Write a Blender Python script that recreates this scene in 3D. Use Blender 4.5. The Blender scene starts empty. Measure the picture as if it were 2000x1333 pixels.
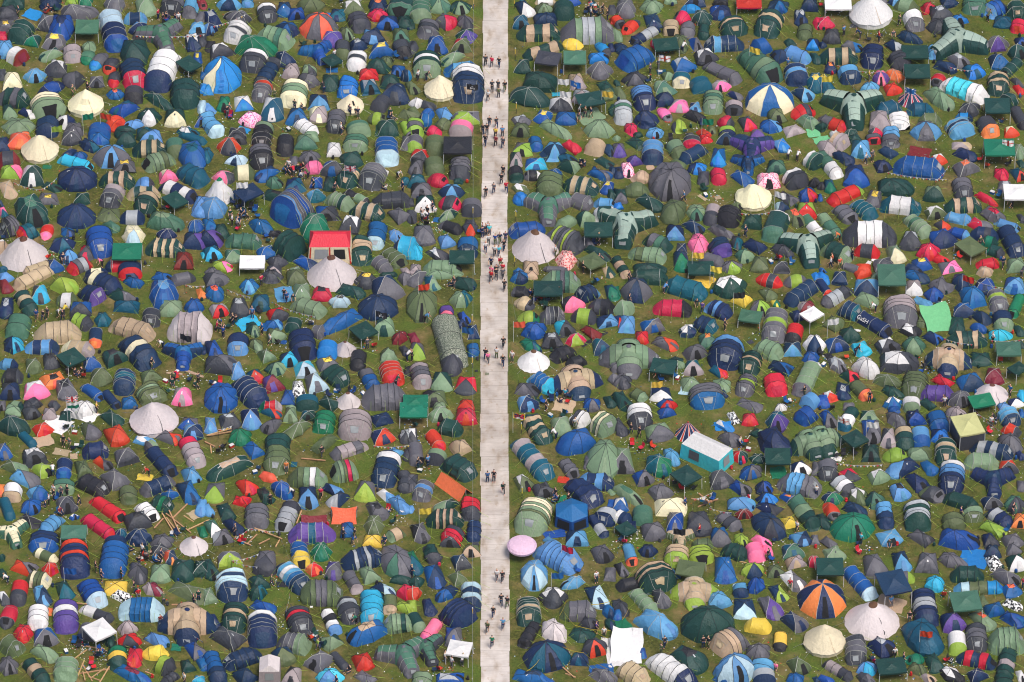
import bpy, math, random
import numpy as np
from mathutils import Vector, Matrix

# ------------------------------------------------------------ camera
S = bpy.context.scene
C = S.collection
D0, DEP, FPX = 650.0, math.radians(40), 11830.0
cam_d = bpy.data.cameras.new('camera')
cam = bpy.data.objects.new('camera', cam_d)
C.objects.link(cam)
CAM = Vector((0, -D0*math.cos(DEP), D0*math.sin(DEP)))
cam.location = CAM
cam.rotation_euler = (math.pi/2-DEP, 0, 0)
cam_d.sensor_width = 36
cam_d.lens = 36*FPX/2000
cam_d.clip_start = 5
cam_d.clip_end = 4000
S.camera = cam

# ------------------------------------------------------------ sky and sun
SUN_EL, SUN_AZ = math.radians(64), math.radians(140)   # azimuth from north (+Y), clockwise
w = bpy.data.worlds.new('World'); S.world = w; w.use_nodes = True
nt = w.node_tree; bg = nt.nodes['Background']
sky = nt.nodes.new('ShaderNodeTexSky'); sky.sky_type = 'NISHITA'; sky.sun_disc = False
sky.sun_elevation = SUN_EL; sky.sun_rotation = SUN_AZ
sky.air_density = 1.0; sky.dust_density = 4.0; sky.ozone_density = 1.0
nt.links.new(sky.outputs[0], bg.inputs[0]); bg.inputs[1].default_value = 0.105
sl = bpy.data.lights.new('sun', 'SUN'); sl.energy = 2.0; sl.angle = math.radians(24); sl.color = (1.0, 0.95, 0.88)
so = bpy.data.objects.new('sun', sl); C.objects.link(so)
sd = Vector((math.sin(SUN_AZ)*math.cos(SUN_EL), math.cos(SUN_AZ)*math.cos(SUN_EL), math.sin(SUN_EL)))
so.rotation_euler = sd.to_track_quat('Z', 'Y').to_euler(); so.location = sd*300
S.view_settings.view_transform = 'Standard'; S.view_settings.look = 'None'
S.view_settings.exposure = 0.54; S.view_settings.gamma = 1
S.cycles.max_bounces = 4; S.cycles.diffuse_bounces = 3; S.cycles.use_denoising = True; S.cycles.filter_width = 1.1

# ------------------------------------------------------------ helpers
FWD = Vector((0, math.cos(DEP), -math.sin(DEP))); UP = Vector((0, math.sin(DEP), math.cos(DEP)))
def at(px, py, z=0.0):
    """photo pixel -> point on the level z"""
    d = Vector(((px-1000)/FPX, 0, 0)) + UP*((666.5-py)/FPX) + FWD
    t = (z-CAM.z)/d.z
    return CAM + d*t
def gauss_rng(seed): return random.Random(seed)

def node_mat(name, col, rough=0.6, var=0.10, scale=3.0, col2=None, spec=0.3, bump=0.15, bscale=6.0, kind=None):
    m = bpy.data.materials.new(name); m.use_nodes = True
    n = m.node_tree.nodes; L = m.node_tree.links; b = n['Principled BSDF']
    b.inputs['Roughness'].default_value = rough
    b.inputs['Specular IOR Level'].default_value = spec
    tc = n.new('ShaderNodeTexCoord'); oi = n.new('ShaderNodeObjectInfo')
    add = n.new('ShaderNodeVectorMath'); add.operation = 'ADD'
    mu = n.new('ShaderNodeMath'); mu.operation = 'MULTIPLY'; mu.inputs[1].default_value = 57.0
    L.new(oi.outputs['Random'], mu.inputs[0]); L.new(tc.outputs['Object'], add.inputs[0]); L.new(mu.outputs[0], add.inputs[1])
    no = n.new('ShaderNodeTexNoise'); no.inputs['Scale'].default_value = scale; no.inputs['Detail'].default_value = 3
    L.new(add.outputs[0], no.inputs['Vector'])
    # value = 1 + var*(noise-.5)*2 + (random-.5)*2*var
    a = n.new('ShaderNodeMath'); a.operation = 'MULTIPLY_ADD'; a.inputs[1].default_value = 2*var; a.inputs[2].default_value = 1-2*var
    L.new(no.outputs['Fac'], a.inputs[0])
    c = n.new('ShaderNodeMath'); c.operation = 'MULTIPLY_ADD'; c.inputs[1].default_value = 2*var
    L.new(oi.outputs['Random'], c.inputs[0]); L.new(a.outputs[0], c.inputs[2])
    hs = n.new('ShaderNodeHueSaturation'); L.new(c.outputs[0], hs.inputs['Value'])
    hu = n.new('ShaderNodeMath'); hu.operation = 'MULTIPLY_ADD'; hu.inputs[1].default_value = 0.03; hu.inputs[2].default_value = 0.485
    fr = n.new('ShaderNodeMath'); fr.operation = 'FRACT'; L.new(mu.outputs[0], fr.inputs[0]); L.new(fr.outputs[0], hu.inputs[0]); L.new(hu.outputs[0], hs.inputs['Hue'])
    if kind and col2:
        mix = n.new('ShaderNodeMix'); mix.data_type = 'RGBA'
        mix.inputs[6].default_value = (*col, 1); mix.inputs[7].default_value = (*col2, 1)
        t = n.new('ShaderNodeTexNoise' if kind == 'blotch' else 'ShaderNodeTexVoronoi')
        t.inputs['Scale'].default_value = (11.0 if name.endswith('leaf patterned') else 4.0) if kind == 'blotch' else 5.0
        L.new(add.outputs[0], t.inputs['Vector'])
        r = n.new('ShaderNodeMath'); r.operation = 'GREATER_THAN'; r.inputs[1].default_value = 0.52 if kind == 'blotch' else 0.42
        L.new(t.outputs[0], r.inputs[0]); L.new(r.outputs[0], mix.inputs[0]); L.new(mix.outputs[2], hs.inputs['Color'])
    else:
        hs.inputs['Color'].default_value = (*col, 1)
    L.new(hs.outputs[0], b.inputs['Base Color'])
    if bump:
        n2 = n.new('ShaderNodeTexNoise'); n2.inputs['Scale'].default_value = bscale; n2.inputs['Detail'].default_value = 3
        mp = n.new('ShaderNodeMapping'); mp.inputs['Scale'].default_value = (1, 1, 0.35)
        L.new(add.outputs[0], mp.inputs[0]); L.new(mp.outputs[0], n2.inputs['Vector'])
        bp = n.new('ShaderNodeBump'); bp.inputs['Strength'].default_value = min(1, bump*6); bp.inputs['Distance'].default_value = 0.12
        L.new(n2.outputs['Fac'], bp.inputs['Height']); L.new(bp.outputs[0], b.inputs['Normal'])
    return m
def srgb(r, g, b, k=1.0):
    f = lambda v: ((v/255+0.055)/1.055)**2.4 if v > 10 else v/255/12.92
    return (f(r)*k, f(g)*k, f(b)*k)

PAL = {  # letter: (name, sRGB)
 'n': ('navy', (26, 46, 78)), 'b': ('blue', (26, 78, 138)), 'B': ('bright blue', (34, 116, 182)), 'k': ('pale blue', (84, 136, 180)),
 't': ('teal', (20, 80, 100)), 'T': ('turquoise', (48, 156, 190)), 'c': ('cyan', (74, 190, 208)), 'g': ('dark green', (26, 60, 56)),
 'G': ('mid green', (66, 104, 86)), 'e': ('emerald', (24, 104, 78)), 'l': ('lime green', (134, 160, 62)), 's': ('sage green', (112, 134, 106)),
 'o': ('olive', (84, 96, 66)), 'y': ('grey', (90, 89, 96)), 'd': ('charcoal', (58, 60, 68)), 'x': ('black', (38, 38, 44)),
 'Y': ('light grey', (156, 160, 164)), 'w': ('white', (210, 208, 207)), 'W': ('cream', (216, 207, 174)), 'a': ('beige', (172, 150, 124)),
 'r': ('red', (184, 36, 46)), 'R': ('maroon', (116, 36, 46)), 'p': ('pink', (226, 110, 150)), 'P': ('purple', (82, 64, 130)),
 'O': ('orange', (214, 108, 66)), 'u': ('yellow', (216, 186, 74)), 'v': ('ice blue', (168, 194, 206)), 'm': ('mauve grey', (150, 138, 140)),
 'j': ('off-white', (190, 180, 180)), 'D': ('brown', (92, 62, 48)), 'z': ('pale sage', (142, 160, 148)), 'f': ('light green', (104, 172, 120)), 'h': ('khaki', (172, 168, 120)), 'i': ('lilac pink', (222, 188, 210))}
MATS = {}
for k_, (nm_, rgb_) in PAL.items():
    lum_ = .3*rgb_[0]+.59*rgb_[1]+.11*rgb_[2]; rgb_ = tuple(c_*1.02-lum_*.02 for c_ in rgb_); rgb_ = tuple(max(12, c_) for c_ in rgb_)
    MATS[k_] = node_mat('nylon '+nm_, srgb(*rgb_), rough=0.5 if k_ not in 'WwjD' else 0.75, var=0.15, bump=0.10)
PATN = {'#': ('black and white', (0.75, 0.75, 0.73), (0.02, 0.02, 0.025), 'blotch'), '*': ('spotted pink', srgb(226, 96, 150), srgb(240, 190, 205), 'spot'),
        '%': ('red patterned', srgb(190, 60, 70), srgb(220, 170, 165), 'spot'), 'q': ('leaf patterned', srgb(80, 92, 76), srgb(158, 162, 146), 'blotch')}
for k_, (nm_, a_, b_, kd_) in PATN.items():
    MATS[k_] = node_mat('printed '+nm_, a_, col2=b_, kind=kd_, bump=0.08)
    PAL[k_] = (nm_, (0, 0, 0))
M_POLE = node_mat('pole sleeve dark', (0.022, 0.025, 0.03), rough=0.6, bump=0)
M_POLEL = node_mat('pole sleeve pale', (0.36, 0.36, 0.33), rough=0.6, bump=0)
M_GUY = node_mat('guy cord lime', (0.30, 0.42, 0.06), rough=0.8, bump=0)
M_METAL = node_mat('white steel', (0.62, 0.62, 0.62), rough=0.4, bump=0)
M_WOOD = node_mat('sawn wood', srgb(184, 144, 106), rough=0.8, var=0.15, scale=5)
M_MESH = node_mat('window film', srgb(138, 142, 144), rough=0.35, bump=0.02)
M_DARK = node_mat('dark opening', (0.012, 0.012, 0.014), rough=0.9, bump=0)

class MB:
    """collects grids and faces of one part"""
    def __init__(self): self.v = []; self.f = []; self.m = []; self.n = 0; self.mats = []
    def mi(self, mat):
        if mat not in self.mats: self.mats.append(mat)
        return self.mats.index(mat)
    def grid(self, P, mat):
        """P: array (a, b, 3); MAT: one material or an array of them, one per face"""
        P = np.asarray(P, float); a, b, _ = P.shape
        idx = np.arange(a*b).reshape(a, b)+self.n
        q = np.stack([idx[:-1, :-1], idx[1:, :-1], idx[1:, 1:], idx[:-1, 1:]], -1).reshape(-1, 4)
        self.v.append(P.reshape(-1, 3)); self.n += a*b
        self.f.extend(q.tolist())
        if isinstance(mat, np.ndarray): self.m.extend([self.mi(MATSEQ[i]) for i in mat.reshape(-1)])
        else: self.m.extend([self.mi(mat)]*len(q))
    def poly(self, pts, mat):
        self.v.append(np.asarray(pts, float)); self.f.append(list(range(self.n, self.n+len(pts)))); self.n += len(pts); self.m.append(self.mi(mat))
    def tube(self, pts, r, mat, sides=4, cap=True):
        pts = np.asarray(pts, float); n = len(pts)
        t = np.gradient(pts, axis=0) if n > 2 else np.repeat((pts[-1:]-pts[:1]), n, 0)
        t /= np.linalg.norm(t, axis=1)[:, None]+1e-9
        up = np.array([0, 0, 1.0]) if abs(t[:, 2]).mean() < 0.8 else np.array([1.0, 0, 0])
        s = np.cross(t, up); s /= np.linalg.norm(s, axis=1)[:, None]+1e-9
        u = np.cross(s, t)
        a = np.linspace(0, 2*math.pi, sides+1)
        G = pts[:, None]+r*(np.cos(a)[None, :, None]*s[:, None]+np.sin(a)[None, :, None]*u[:, None])
        G[:, -1] = G[:, 0]
        self.grid(G, mat)
        if cap:
            self.poly(G[0, :-1], mat); self.poly(G[-1, :-1][::-1], mat)
    def box(self, lo, hi, mat):
        x0, y0, z0 = lo; x1, y1, z1 = hi
        c = np.array([(x, y, z) for z in (z0, z1) for y in (y0, y1) for x in (x0, x1)], float)
        for q in ((0, 2, 3, 1), (4, 5, 7, 6), (0, 1, 5, 4), (2, 6, 7, 3), (0, 4, 6, 2), (1, 3, 7, 5)):
            self.poly(c[list(q)], mat)
    def mesh(self, name, smooth=True, ang=0.45, crease=0.0, seed=0):
        V = np.concatenate(self.v)
        if crease:
            rs = np.random.RandomState(seed); D = np.zeros_like(V)
            for _ in range(5):
                k = rs.normal(size=3)*rs.uniform(2.5, 8); D += rs.normal(size=3)*(np.sin(V@k+rs.uniform(0, 6))/(np.linalg.norm(k)/4))[:, None]
            f = np.clip(V[:, 2:3]/.25, 0, 1); V = V+D*crease*.45*f
            V[:, 2] = np.maximum(V[:, 2], 0)
        key = np.round(V*2000).astype(np.int64)
        _, first, inv = np.unique(key, axis=0, return_index=True, return_inverse=True); inv = inv.reshape(-1)
        F, MI = [], []
        for f, m in zip(self.f, self.m):
            g = []
            for i in f:
                j = int(inv[i])
                if j not in g: g.append(j)
            if len(g) > 2: F.append(g); MI.append(m)
        me = bpy.data.meshes.new(name); me.from_pydata(V[first].tolist(), [], F)
        for mt in self.mats: me.materials.append(mt)
        if len(self.mats) > 1: me.polygons.foreach_set('material_index', MI)
        if smooth:
            me.polygons.foreach_set('use_smooth', [True]*len(F))
            me.update()
            me.set_sharp_from_angle(angle=ang)
        return me
MATSEQ = []
def link(name, data, parent=None, loc=None, rz=0.0):
    o = bpy.data.objects.new(name, data); C.objects.link(o)
    if parent is not None: o.parent = parent
    if loc is not None: o.location = loc
    if rz: o.rotation_euler = (0, 0, rz)
    return o
THINGS = []
def tag(o, label, cat, group=None):
    if label: o['label'] = label
    o['category'] = cat
    if group: o['group'] = group

# ------------------------------------------------------------ ground and trackway
def principled(name):
    m = bpy.data.materials.new(name); m.use_nodes = True
    return m, m.node_tree.nodes, m.node_tree.links, m.node_tree.nodes['Principled BSDF']
def ground_mat():
    m, n, L, b = principled('worn grass')
    b.inputs['Roughness'].default_value = 0.95; b.inputs['Specular IOR Level'].default_value = 0.1
    tc = n.new('ShaderNodeTexCoord')
    def noise(sc, det, rough=0.6):
        t = n.new('ShaderNodeTexNoise'); t.inputs['Scale'].default_value = sc; t.inputs['Detail'].default_value = det
        t.inputs['Roughness'].default_value = rough; L.new(tc.outputs['Object'], t.inputs['Vector']); return t
    def ramp(src, stops):
        r = n.new('ShaderNodeValToRGB')
        while len(r.color_ramp.elements) < len(stops): r.color_ramp.elements.new(0.5)
        for e, (p, c) in zip(r.color_ramp.elements, stops): e.position = p; e.color = (*c, 1)
        L.new(src, r.inputs[0]); return r
    def mix(f, a, c):
        x = n.new('ShaderNodeMix'); x.data_type = 'RGBA'; L.new(f, x.inputs[0]); L.new(a, x.inputs[6]); L.new(c, x.inputs[7]); return x.outputs[2]
    fine = ramp(noise(3.2, 6, 0.7).outputs['Fac'], [(0.28, srgb(44, 50, 22)), (0.5, srgb(74, 78, 36)), (0.75, srgb(108, 102, 58))])
    worn = ramp(noise(1.1, 4).outputs['Fac'], [(0.3, srgb(96, 84, 50)), (0.7, srgb(136, 116, 80))])
    grn = ramp(noise(5.0, 5, 0.7).outputs['Fac'], [(0.3, srgb(58, 78, 28)), (0.7, srgb(98, 112, 48))])
    f1 = ramp(noise(0.16, 3).outputs['Fac'], [(0.42, (0, 0, 0)), (0.62, (1, 1, 1))])
    f2 = ramp(noise(0.24, 5, 0.65).outputs['Fac'], [(0.50, (0, 0, 0)), (0.68, (1, 1, 1))])
    c = mix(f1.outputs[0], fine.outputs[0], grn.outputs[0])
    f3 = ramp(noise(0.5, 4, 0.7).outputs['Fac'], [(0.50, (0, 0, 0)), (0.66, (1, 1, 1))])
    yel = ramp(noise(4.0, 5, 0.7).outputs['Fac'], [(0.3, srgb(80, 80, 36)), (0.7, srgb(118, 110, 60))])
    c = mix(f3.outputs[0], c, yel.outputs[0])
    c = mix(f2.outputs[0], c, worn.outputs[0])
    L.new(c, b.inputs['Base Color'])
    bp = n.new('ShaderNodeBump'); bp.inputs['Strength'].default_value = 0.9; bp.inputs['Distance'].default_value = 0.08
    L.new(noise(9, 4, 0.8).outputs['Fac'], bp.inputs['Height']); L.new(bp.outputs[0], b.inputs['Normal'])
    return m
me = bpy.data.meshes.new('ground')
nx = 80; xs = np.linspace(-900, 900, nx); ys = np.linspace(-440, 1700, nx)
X, Y = np.meshgrid(xs, ys, indexing='ij')
Vg = np.stack([X, Y, np.zeros_like(X)], -1).reshape(-1, 3)
idx = np.arange(nx*nx).reshape(nx, nx)
me.from_pydata(Vg.tolist(), [], np.stack([idx[:-1, :-1], idx[1:, :-1], idx[1:, 1:], idx[:-1, 1:]], -1).reshape(-1, 4).tolist())
me.materials.append(ground_mat())
g = link('ground', me); g['kind'] = 'structure'

def path_mat():
    m, n, L, b = principled('aluminium trackway')
    b.inputs['Roughness'].default_value = 0.7; b.inputs['Specular IOR Level'].default_value = 0.25
    tc = n.new('ShaderNodeTexCoord')
    def noise(sc, det, stretch=(1, 1, 1)):
        mp = n.new('ShaderNodeMapping'); mp.inputs['Scale'].default_value = stretch; L.new(tc.outputs['Object'], mp.inputs[0])
        t = n.new('ShaderNodeTexNoise'); t.inputs['Scale'].default_value = sc; t.inputs['Detail'].default_value = det; L.new(mp.outputs[0], t.inputs['Vector']); return t.outputs['Fac']
    def ramp(src, stops):
        r = n.new('ShaderNodeValToRGB')
        while len(r.color_ramp.elements) < len(stops): r.color_ramp.elements.new(0.5)
        for e, (p, c) in zip(r.color_ramp.elements, stops): e.position = p; e.color = (*c, 1)
        L.new(src, r.inputs[0]); return r.outputs[0]
    def mul(a, c):
        x = n.new('ShaderNodeMix'); x.data_type = 'RGBA'; x.blend_type = 'MULTIPLY'; x.inputs[0].default_value = 1; L.new(a, x.inputs[6]); L.new(c, x.inputs[7]); return x.outputs[2]
    base = ramp(noise(0.5, 5), [(0.3, srgb(174, 165, 158)), (0.7, srgb(206, 197, 190))])
    mud = ramp(noise(0.9, 6, (1, 0.5, 1)), [(0.50, (1, 1, 1)), (0.62, (.88, .84, .79)), (0.74, (0.60, 0.53, 0.45))])
    strk = ramp(noise(3.0, 3, (0.25, 3.5, 1)), [(0.3, (0.86, 0.85, 0.84)), (0.55, (1, 1, 1))])
    sx = n.new('ShaderNodeSeparateXYZ'); L.new(tc.outputs['Object'], sx.inputs[0])
    dv = n.new('ShaderNodeMath'); dv.operation = 'DIVIDE'; dv.inputs[1].default_value = 6.9; L.new(sx.outputs['Y'], dv.inputs[0])
    fl = n.new('ShaderNodeMath'); fl.operation = 'FLOOR'; L.new(dv.outputs[0], fl.inputs[0])
    wn = n.new('ShaderNodeTexWhiteNoise'); wn.noise_dimensions = '1D'; L.new(fl.outputs[0], wn.inputs['W'])
    tone = ramp(wn.outputs['Value'], [(0, (.84, .82, .79)), (1, (1.04, 1.04, 1.04))])
    edge = ramp(noise(1.6, 5), [(0.60, (1, 1, 1)), (0.72, (.80, .74, .66))])
    L.new(mul(mul(mul(mul(base, mud), strk), tone), edge), b.inputs['Base Color'])
    return m
PM = path_mat()
EL = [(943.4, 0), (942.3, 267), (938.6, 533), (938.2, 800), (938.6, 1066), (939.0, 1333)]
ER = [(992.6, 0), (991.9, 267), (991.0, 533), (992.0, 800), (994.6, 1066), (995.4, 1333)]
def edge_at(E, y):
    pts = [at(*p) for p in E]; pts.sort(key=lambda p: p.y)
    if y <= pts[0].y: return pts[0].x
    for a, c in zip(pts, pts[1:]):
        if y <= c.y: return a.x+(c.x-a.x)*(y-a.y)/(c.y-a.y)
    return pts[-1].x
pm = MB(); rng = random.Random(4)
y = -150.0
rows = []
while y < 320:
    ln = 2.3
    xl, xr = edge_at(EL, y+ln/2)+rng.uniform(-.05, .05), edge_at(ER, y+ln/2)+rng.uniform(-.05, .05)
    z = 0.045+rng.uniform(0, .008)
    pm.box((xl, y+.014, 0.004), (xr, y+ln-.014, z), PM)
    y += ln
path = link('path', pm.mesh('path', smooth=False)); path['kind'] = 'structure'

# ------------------------------------------------------------ tent shapes
def lin(a, b, n): return np.linspace(a, b, n)
def hoop(x, hw, h, n=13, p=0.85):
    """half ring across Y at station x"""
    a = lin(0, math.pi, n); c = np.cos(a); s = np.sin(a)
    return np.stack([np.full(n, x), hw*np.sign(c)*np.abs(c)**p, h*s**0.9], -1)

def tunnel(L, W, H, cols, rng, taper=0.0, rtype=0):
    """stations: list of (ring, colour key of the span that follows)"""
    n = len(cols)
    hw = W/2
    e = min(0.8*H, 0.28*L)                      # how far the end panels lean out
    x0, x1 = -L/2, L/2
    segs = list(cols) if n >= 3 else [cols[0], cols[0], cols[-1]]
    mid = segs[1:-1]
    xs = lin(x0+e, x1-e, len(mid)+1)
    hs = lambda x: H*(1-taper*(0.5-(x-x0)/L))if taper else H
    ws = lambda x: hw*(1-0.6*taper*(0.5-(x-x0)/L))
    fly = MB(); N = 13
    def hh(x): return max(0.15, H*(1-taper*(x1-x)/L))
    def ww(x): return hw*(1-0.45*taper*(x1-x)/L)
    def end(xa, xb, key, back):
        rows = []; rng_w = rng.uniform(.72, .95)
        for k in range(5):
            u = k/4.0
            x = xa+(xb-xa)*u
            f = 1-u
            top = hoop(xb, ww(xb), hh(xb), N)
            c_ = lin(1, -1, N); gw = ww(xb)*rng_w
            gl = np.stack([np.full(N, xa)-(xa-xb)*.22*np.abs(c_)**2.2, gw*c_, np.zeros(N)], -1)
            r = gl*(1-u)+top*u
            r[:, 0] += (xa-xb)*.10*math.sin(math.pi*u)
            rows.append(r)
        R = np.array(rows)
        if back: R = R
        fly.grid(R if back else R[::-1], MATS[key])
        return R
    Rr = end(x0, xs[0], segs[0], True)
    for i, key in enumerate(mid):
        a, b = xs[i], xs[i+1]
        R = []
        for u in (0, 0.33, 0.67, 1):
            x = a+(b-a)*u; sag = 1-0.035*math.sin(math.pi*u)
            R.append(hoop(x, ww(x)*sag, hh(x)*sag, N))
        fly.grid(np.array(R), MATS[key])
    Rf = end(x1, xs[-1], segs[-1], False)
    parts = [('fly', fly)]
    info = dict(xs=xs, hh=hh, ww=ww, Rf=Rf, Rr=Rr)
    return parts, info

def panelquad(R, s0, s1, t0, t1, off, n=9):
    off = off*1.5+.01
    """patch lying on a grid surface R (rows 0 = ground .. top), pushed outward"""
    R = np.asarray(R); a, b, _ = R.shape
    def P(t, s):
        i = t*(a-1); j = s*(b-1); i0 = min(int(i), a-2); j0 = min(int(j), b-2); fi, fj = i-i0, j-j0
        return (R[i0, j0]*(1-fi)*(1-fj)+R[i0+1, j0]*fi*(1-fj)+R[i0, j0+1]*(1-fi)*fj+R[i0+1, j0+1]*fi*fj)
    G = np.array([[P(t, s) for s in lin(s0, s1, n)] for t in lin(t0, t1, n)])
    c = R.reshape(-1, 3).mean(0)*np.array([0, 0, 0]) 
    nrm = np.cross(G[-1, 0]-G[0, 0], G[0, -1]-G[0, 0]); nrm /= np.linalg.norm(nrm)+1e-9
    if np.dot(nrm, G.reshape(-1, 3).mean(0)-c) < 0: nrm = -nrm
    return G+nrm*off

def radial(corners, H, rng, apex=(0, 0), p=1.0, sag=0.05, nt_=8, ns=7, bulge=None, top=0.0, bow=0.0):
    """ruled panels between curved poles; returns (panels, poles)"""
    K = len(corners); th = lin(0, math.pi/2, nt_)
    poles = []
    q_ = rng.uniform(.10, .38) if H < 3 else .1
    for (cx, cy) in corners:
        tl = th/(math.pi/2)
        c = (1-q_)*np.cos(th)**p+q_*(1-tl); s = (1-q_)*np.sin(th)+q_*tl
        poles.append(np.stack([apex[0]+(cx-apex[0])*c, apex[1]+(cy-apex[1])*c, H*s], -1))
    panels = []
    for k in range(K):
        A, B = poles[k], poles[(k+1) % K]
        s = lin(0, 1, ns)
        G = A[:, None]*(1-s)[None, :, None]+B[:, None]*s[None, :, None]
        mid = np.sin(math.pi*s)[None, :, None]
        G[..., :2] *= (1-sag*mid+bow*mid*np.cos(th)[:, None, None])
        if bulge and bulge[0] == k:
            m = (A[0]+B[0])/2; d = m[:2]-np.array(apex); d = d/(np.linalg.norm(d)+1e-9)
            f = np.sin(math.pi*s)[None, :]**0.7*(np.cos(th)**1.3)[:, None]
            G[..., :2] += (bulge[1]*f)[..., None]*d
        panels.append(G)
    return panels, poles

def rib(pts, off=0.02, r=0.02):
    p = np.array(pts, float); c = p.mean(0); c[2] = 0
    d = p-c; d /= np.linalg.norm(d, axis=1)[:, None]+1e-9
    p = p+d*off; p[:, 2] = np.maximum(p[:, 2], 0.0)
    return p

def door_arch(G, mat, s0=0.28, s1=0.72, t0=0.02, t1=0.62, off=0.03):
    m = MB(); m.grid(panelquad(G, s0, s1, t0, t1, off), mat); return m

def guy_pts(p, out, ln):
    p = np.array(p); q = p+np.array([out[0]*ln, out[1]*ln, 0]); q[2] = 0.01
    return np.array([p, q])

def build(tp, L, W, H, cols, rng, full=True):
    """returns list of (part name, MB, child list) for one shelter, front towards +X"""
    parts = []
    big = max(L, W) > 2.9
    c1 = cols[0]; c2 = cols[1] if len(cols) > 1 else cols[0]
    pole_m = M_POLE if rng.random() < 0.72 else M_POLEL
    if tp in 'TH':
        cc = cols
        if tp == 'T':
            pr, inf = tunnel(L, W, H, cc, rng, taper=rng.uniform(0.05, 0.3))
        else:
            pr, inf = popup(L, W, H, cc, rng)
        parts += pr
        if not full: return parts
        if tp == 'T':
            for x in inf['xs']:
                m = MB(); m.tube(rib(hoop(x, inf['ww'](x), inf['hh'](x), 13), 0.018), 0.03, pole_m, 3, False); parts.append(('pole', m))
            Rf, Rr = inf['Rf'], inf['Rr']
            if W > 2.1 and (rng.random() < .6 or 'a' in cols):
                wm = M_MESH if cols[-1] not in 'wWvY' else MATS['Y']
                if 'a' in cols: wm = MATS['a']
                m = MB(); m.grid(panelquad(Rf, 0.42, 0.58, 0.42, 0.72, 0.03), wm); parts.append(('window', m))
                m = MB(); m.tube(panel_line(Rf, 0.34), 0.015, M_POLEL, 3, False); m.tube(panel_line(Rf, 0.66), 0.015, M_POLEL, 3, False)
                m.tube(panel_arc(Rf, 0.34, 0.66), 0.015, M_POLEL, 3, False); parts.append(('door_zip', m))
            else:
                dm = M_DARK if rng.random() < 0.16 else MATS[cols[-1]]
                m = MB(); m.grid(panelquad(Rf, 0.33, 0.67, 0.06, 0.75, 0.025), dm); parts.append(('door', m))
        else:
            m = MB(); m.grid(panelquad(inf['front'], 0.36, 0.64, 0.45, 0.85, 0.02), M_DARK if rng.random() < 0.5 else MATS[cols[-1]]); parts.append(('vent', m))
            for R_ in inf['hoops']:
                m = MB(); m.tube(rib(R_, 0.012), 0.02, pole_m, 3, False); parts.append(('pole', m))
    elif tp in 'DAESCQ':
        if tp in 'DAC':
            hx, hy = L/2, W/2
            tb = rng.uniform(.55, .85); tf = rng.uniform(.86, 1.0)
            cor = [(hx, -hy*tf), (hx, hy*tf), (-hx, hy*tb), (-hx, -hy*tb)]
            if tp == 'D' and full and rng.random() < .22:
                cor = [(hx, -hy*.62), (hx, hy*.62), (.05*hx, hy), (-hx*.95, hy*.5), (-hx*.95, -hy*.5), (.05*hx, -hy)]
            if tp == 'D' and full and rng.random() < .07: H = H*.6
        elif tp == 'E':
            hx, hy = L/2, W/2
            cor = [(hx, -hy*.78), (hx, hy*.78), (0.1*hx, hy), (-hx, hy*.72), (-hx, -hy*.72), (0.1*hx, -hy)]
        else:
            K = 8 if max(L, W) > 4.5 else 6
            cor = [(L/2*math.cos(2*math.pi*(k+.5)/K-math.pi/K*2), W/2*math.sin(2*math.pi*(k+.5)/K-math.pi/K*2)) for k in range(K)]
        K = len(cor)
        ax = rng.uniform(-0.12, 0.10)*L
        porch = (0, rng.uniform(0.12, 0.30)*L) if tp in 'DE' and rng.random() < 0.8 else None
        panels, poles = radial(cor, H, rng, apex=(ax, 0), p=rng.uniform(0.98, 1.25) if tp != 'E' else 0.9, sag=rng.uniform(.04, .09) if tp != 'S' else 0.03, bulge=porch, bow=0.05)
        mode = 'plain'
        if c2 != c1:
            if tp == 'A': mode = 'alt'
            elif tp == 'S': mode = 'alt2'
            elif c2 in 'uxO' or (c2 == 'Y' and rng.random() < .5): mode = 'cap'
            elif c2 in 'wWY': mode = 'front' if c1 in 'gGsmWn' and rng.random() < .7 else 'band'
            elif tp == 'E': mode = 'cap'
            else: mode = 'front' if rng.random() < 0.5 else 'half'
        fly = MB(); extra = []
        for k, G in enumerate(panels):
            key = c1
            if mode == 'alt' and k % 2: key = c2
            if mode == 'alt2' and ((k % 2) if c2 == 'O' or K == 6 else k in ((1, K-1) if len(cols) < 3 else (K-1,))): key = c2
            if mode == 'half' and k in (0, 1): key = c2
            if mode == 'front' and k == 0: key = c2
            if mode in ('cap', 'band'):
                nr, nc = G.shape[0]-1, G.shape[1]-1
                sel = np.full((nr, nc), key, dtype=object)
                if mode == 'cap': sel[nr-2:, :] = c2
                elif k != 0: sel[3:, :] = c2
                MATSEQ[:] = [MATS[c1], MATS[c2]]
                fly.grid(G, np.where(sel == c2, 1, 0))
            else:
                fly.grid(G, MATS[key])
        parts.append(('fly', fly))
        if not full: return parts
        if W > 1.5:
            half = K//2
            for k in range(half):
                pp = np.concatenate([poles[k], poles[(k+half) % K][::-1][1:]])
                m = MB(); m.tube(rib(pp, 0.02), 0.024, pole_m, 3, False); parts.append(('pole', m))
        r = rng.random()
        dm = M_DARK if r < 0.17 else MATS[c2 if mode in ('front',) else c1]
        m = door_arch(panels[0], dm, 0.33, 0.67, 0.03, 0.62)
        parts.append(('door', m))
        if r > 0.5 and W > 1.6:
            kk = rng.randrange(K); m = MB(); m.grid(panelquad(panels[kk], 0.44, 0.56, 0.62, 0.74, 0.03), MATS[rng.choice('Ydxw')]); parts.append(('vent', m))
    elif tp in 'BI':
        K = 16; R = (L+W)/4
        wall = 0.0 if c2 == 'R' or tp == 'I' else 0.17*H*1.0
        scall = 0.022
        a = lin(0, 2*math.pi, K*4+1)
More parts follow.
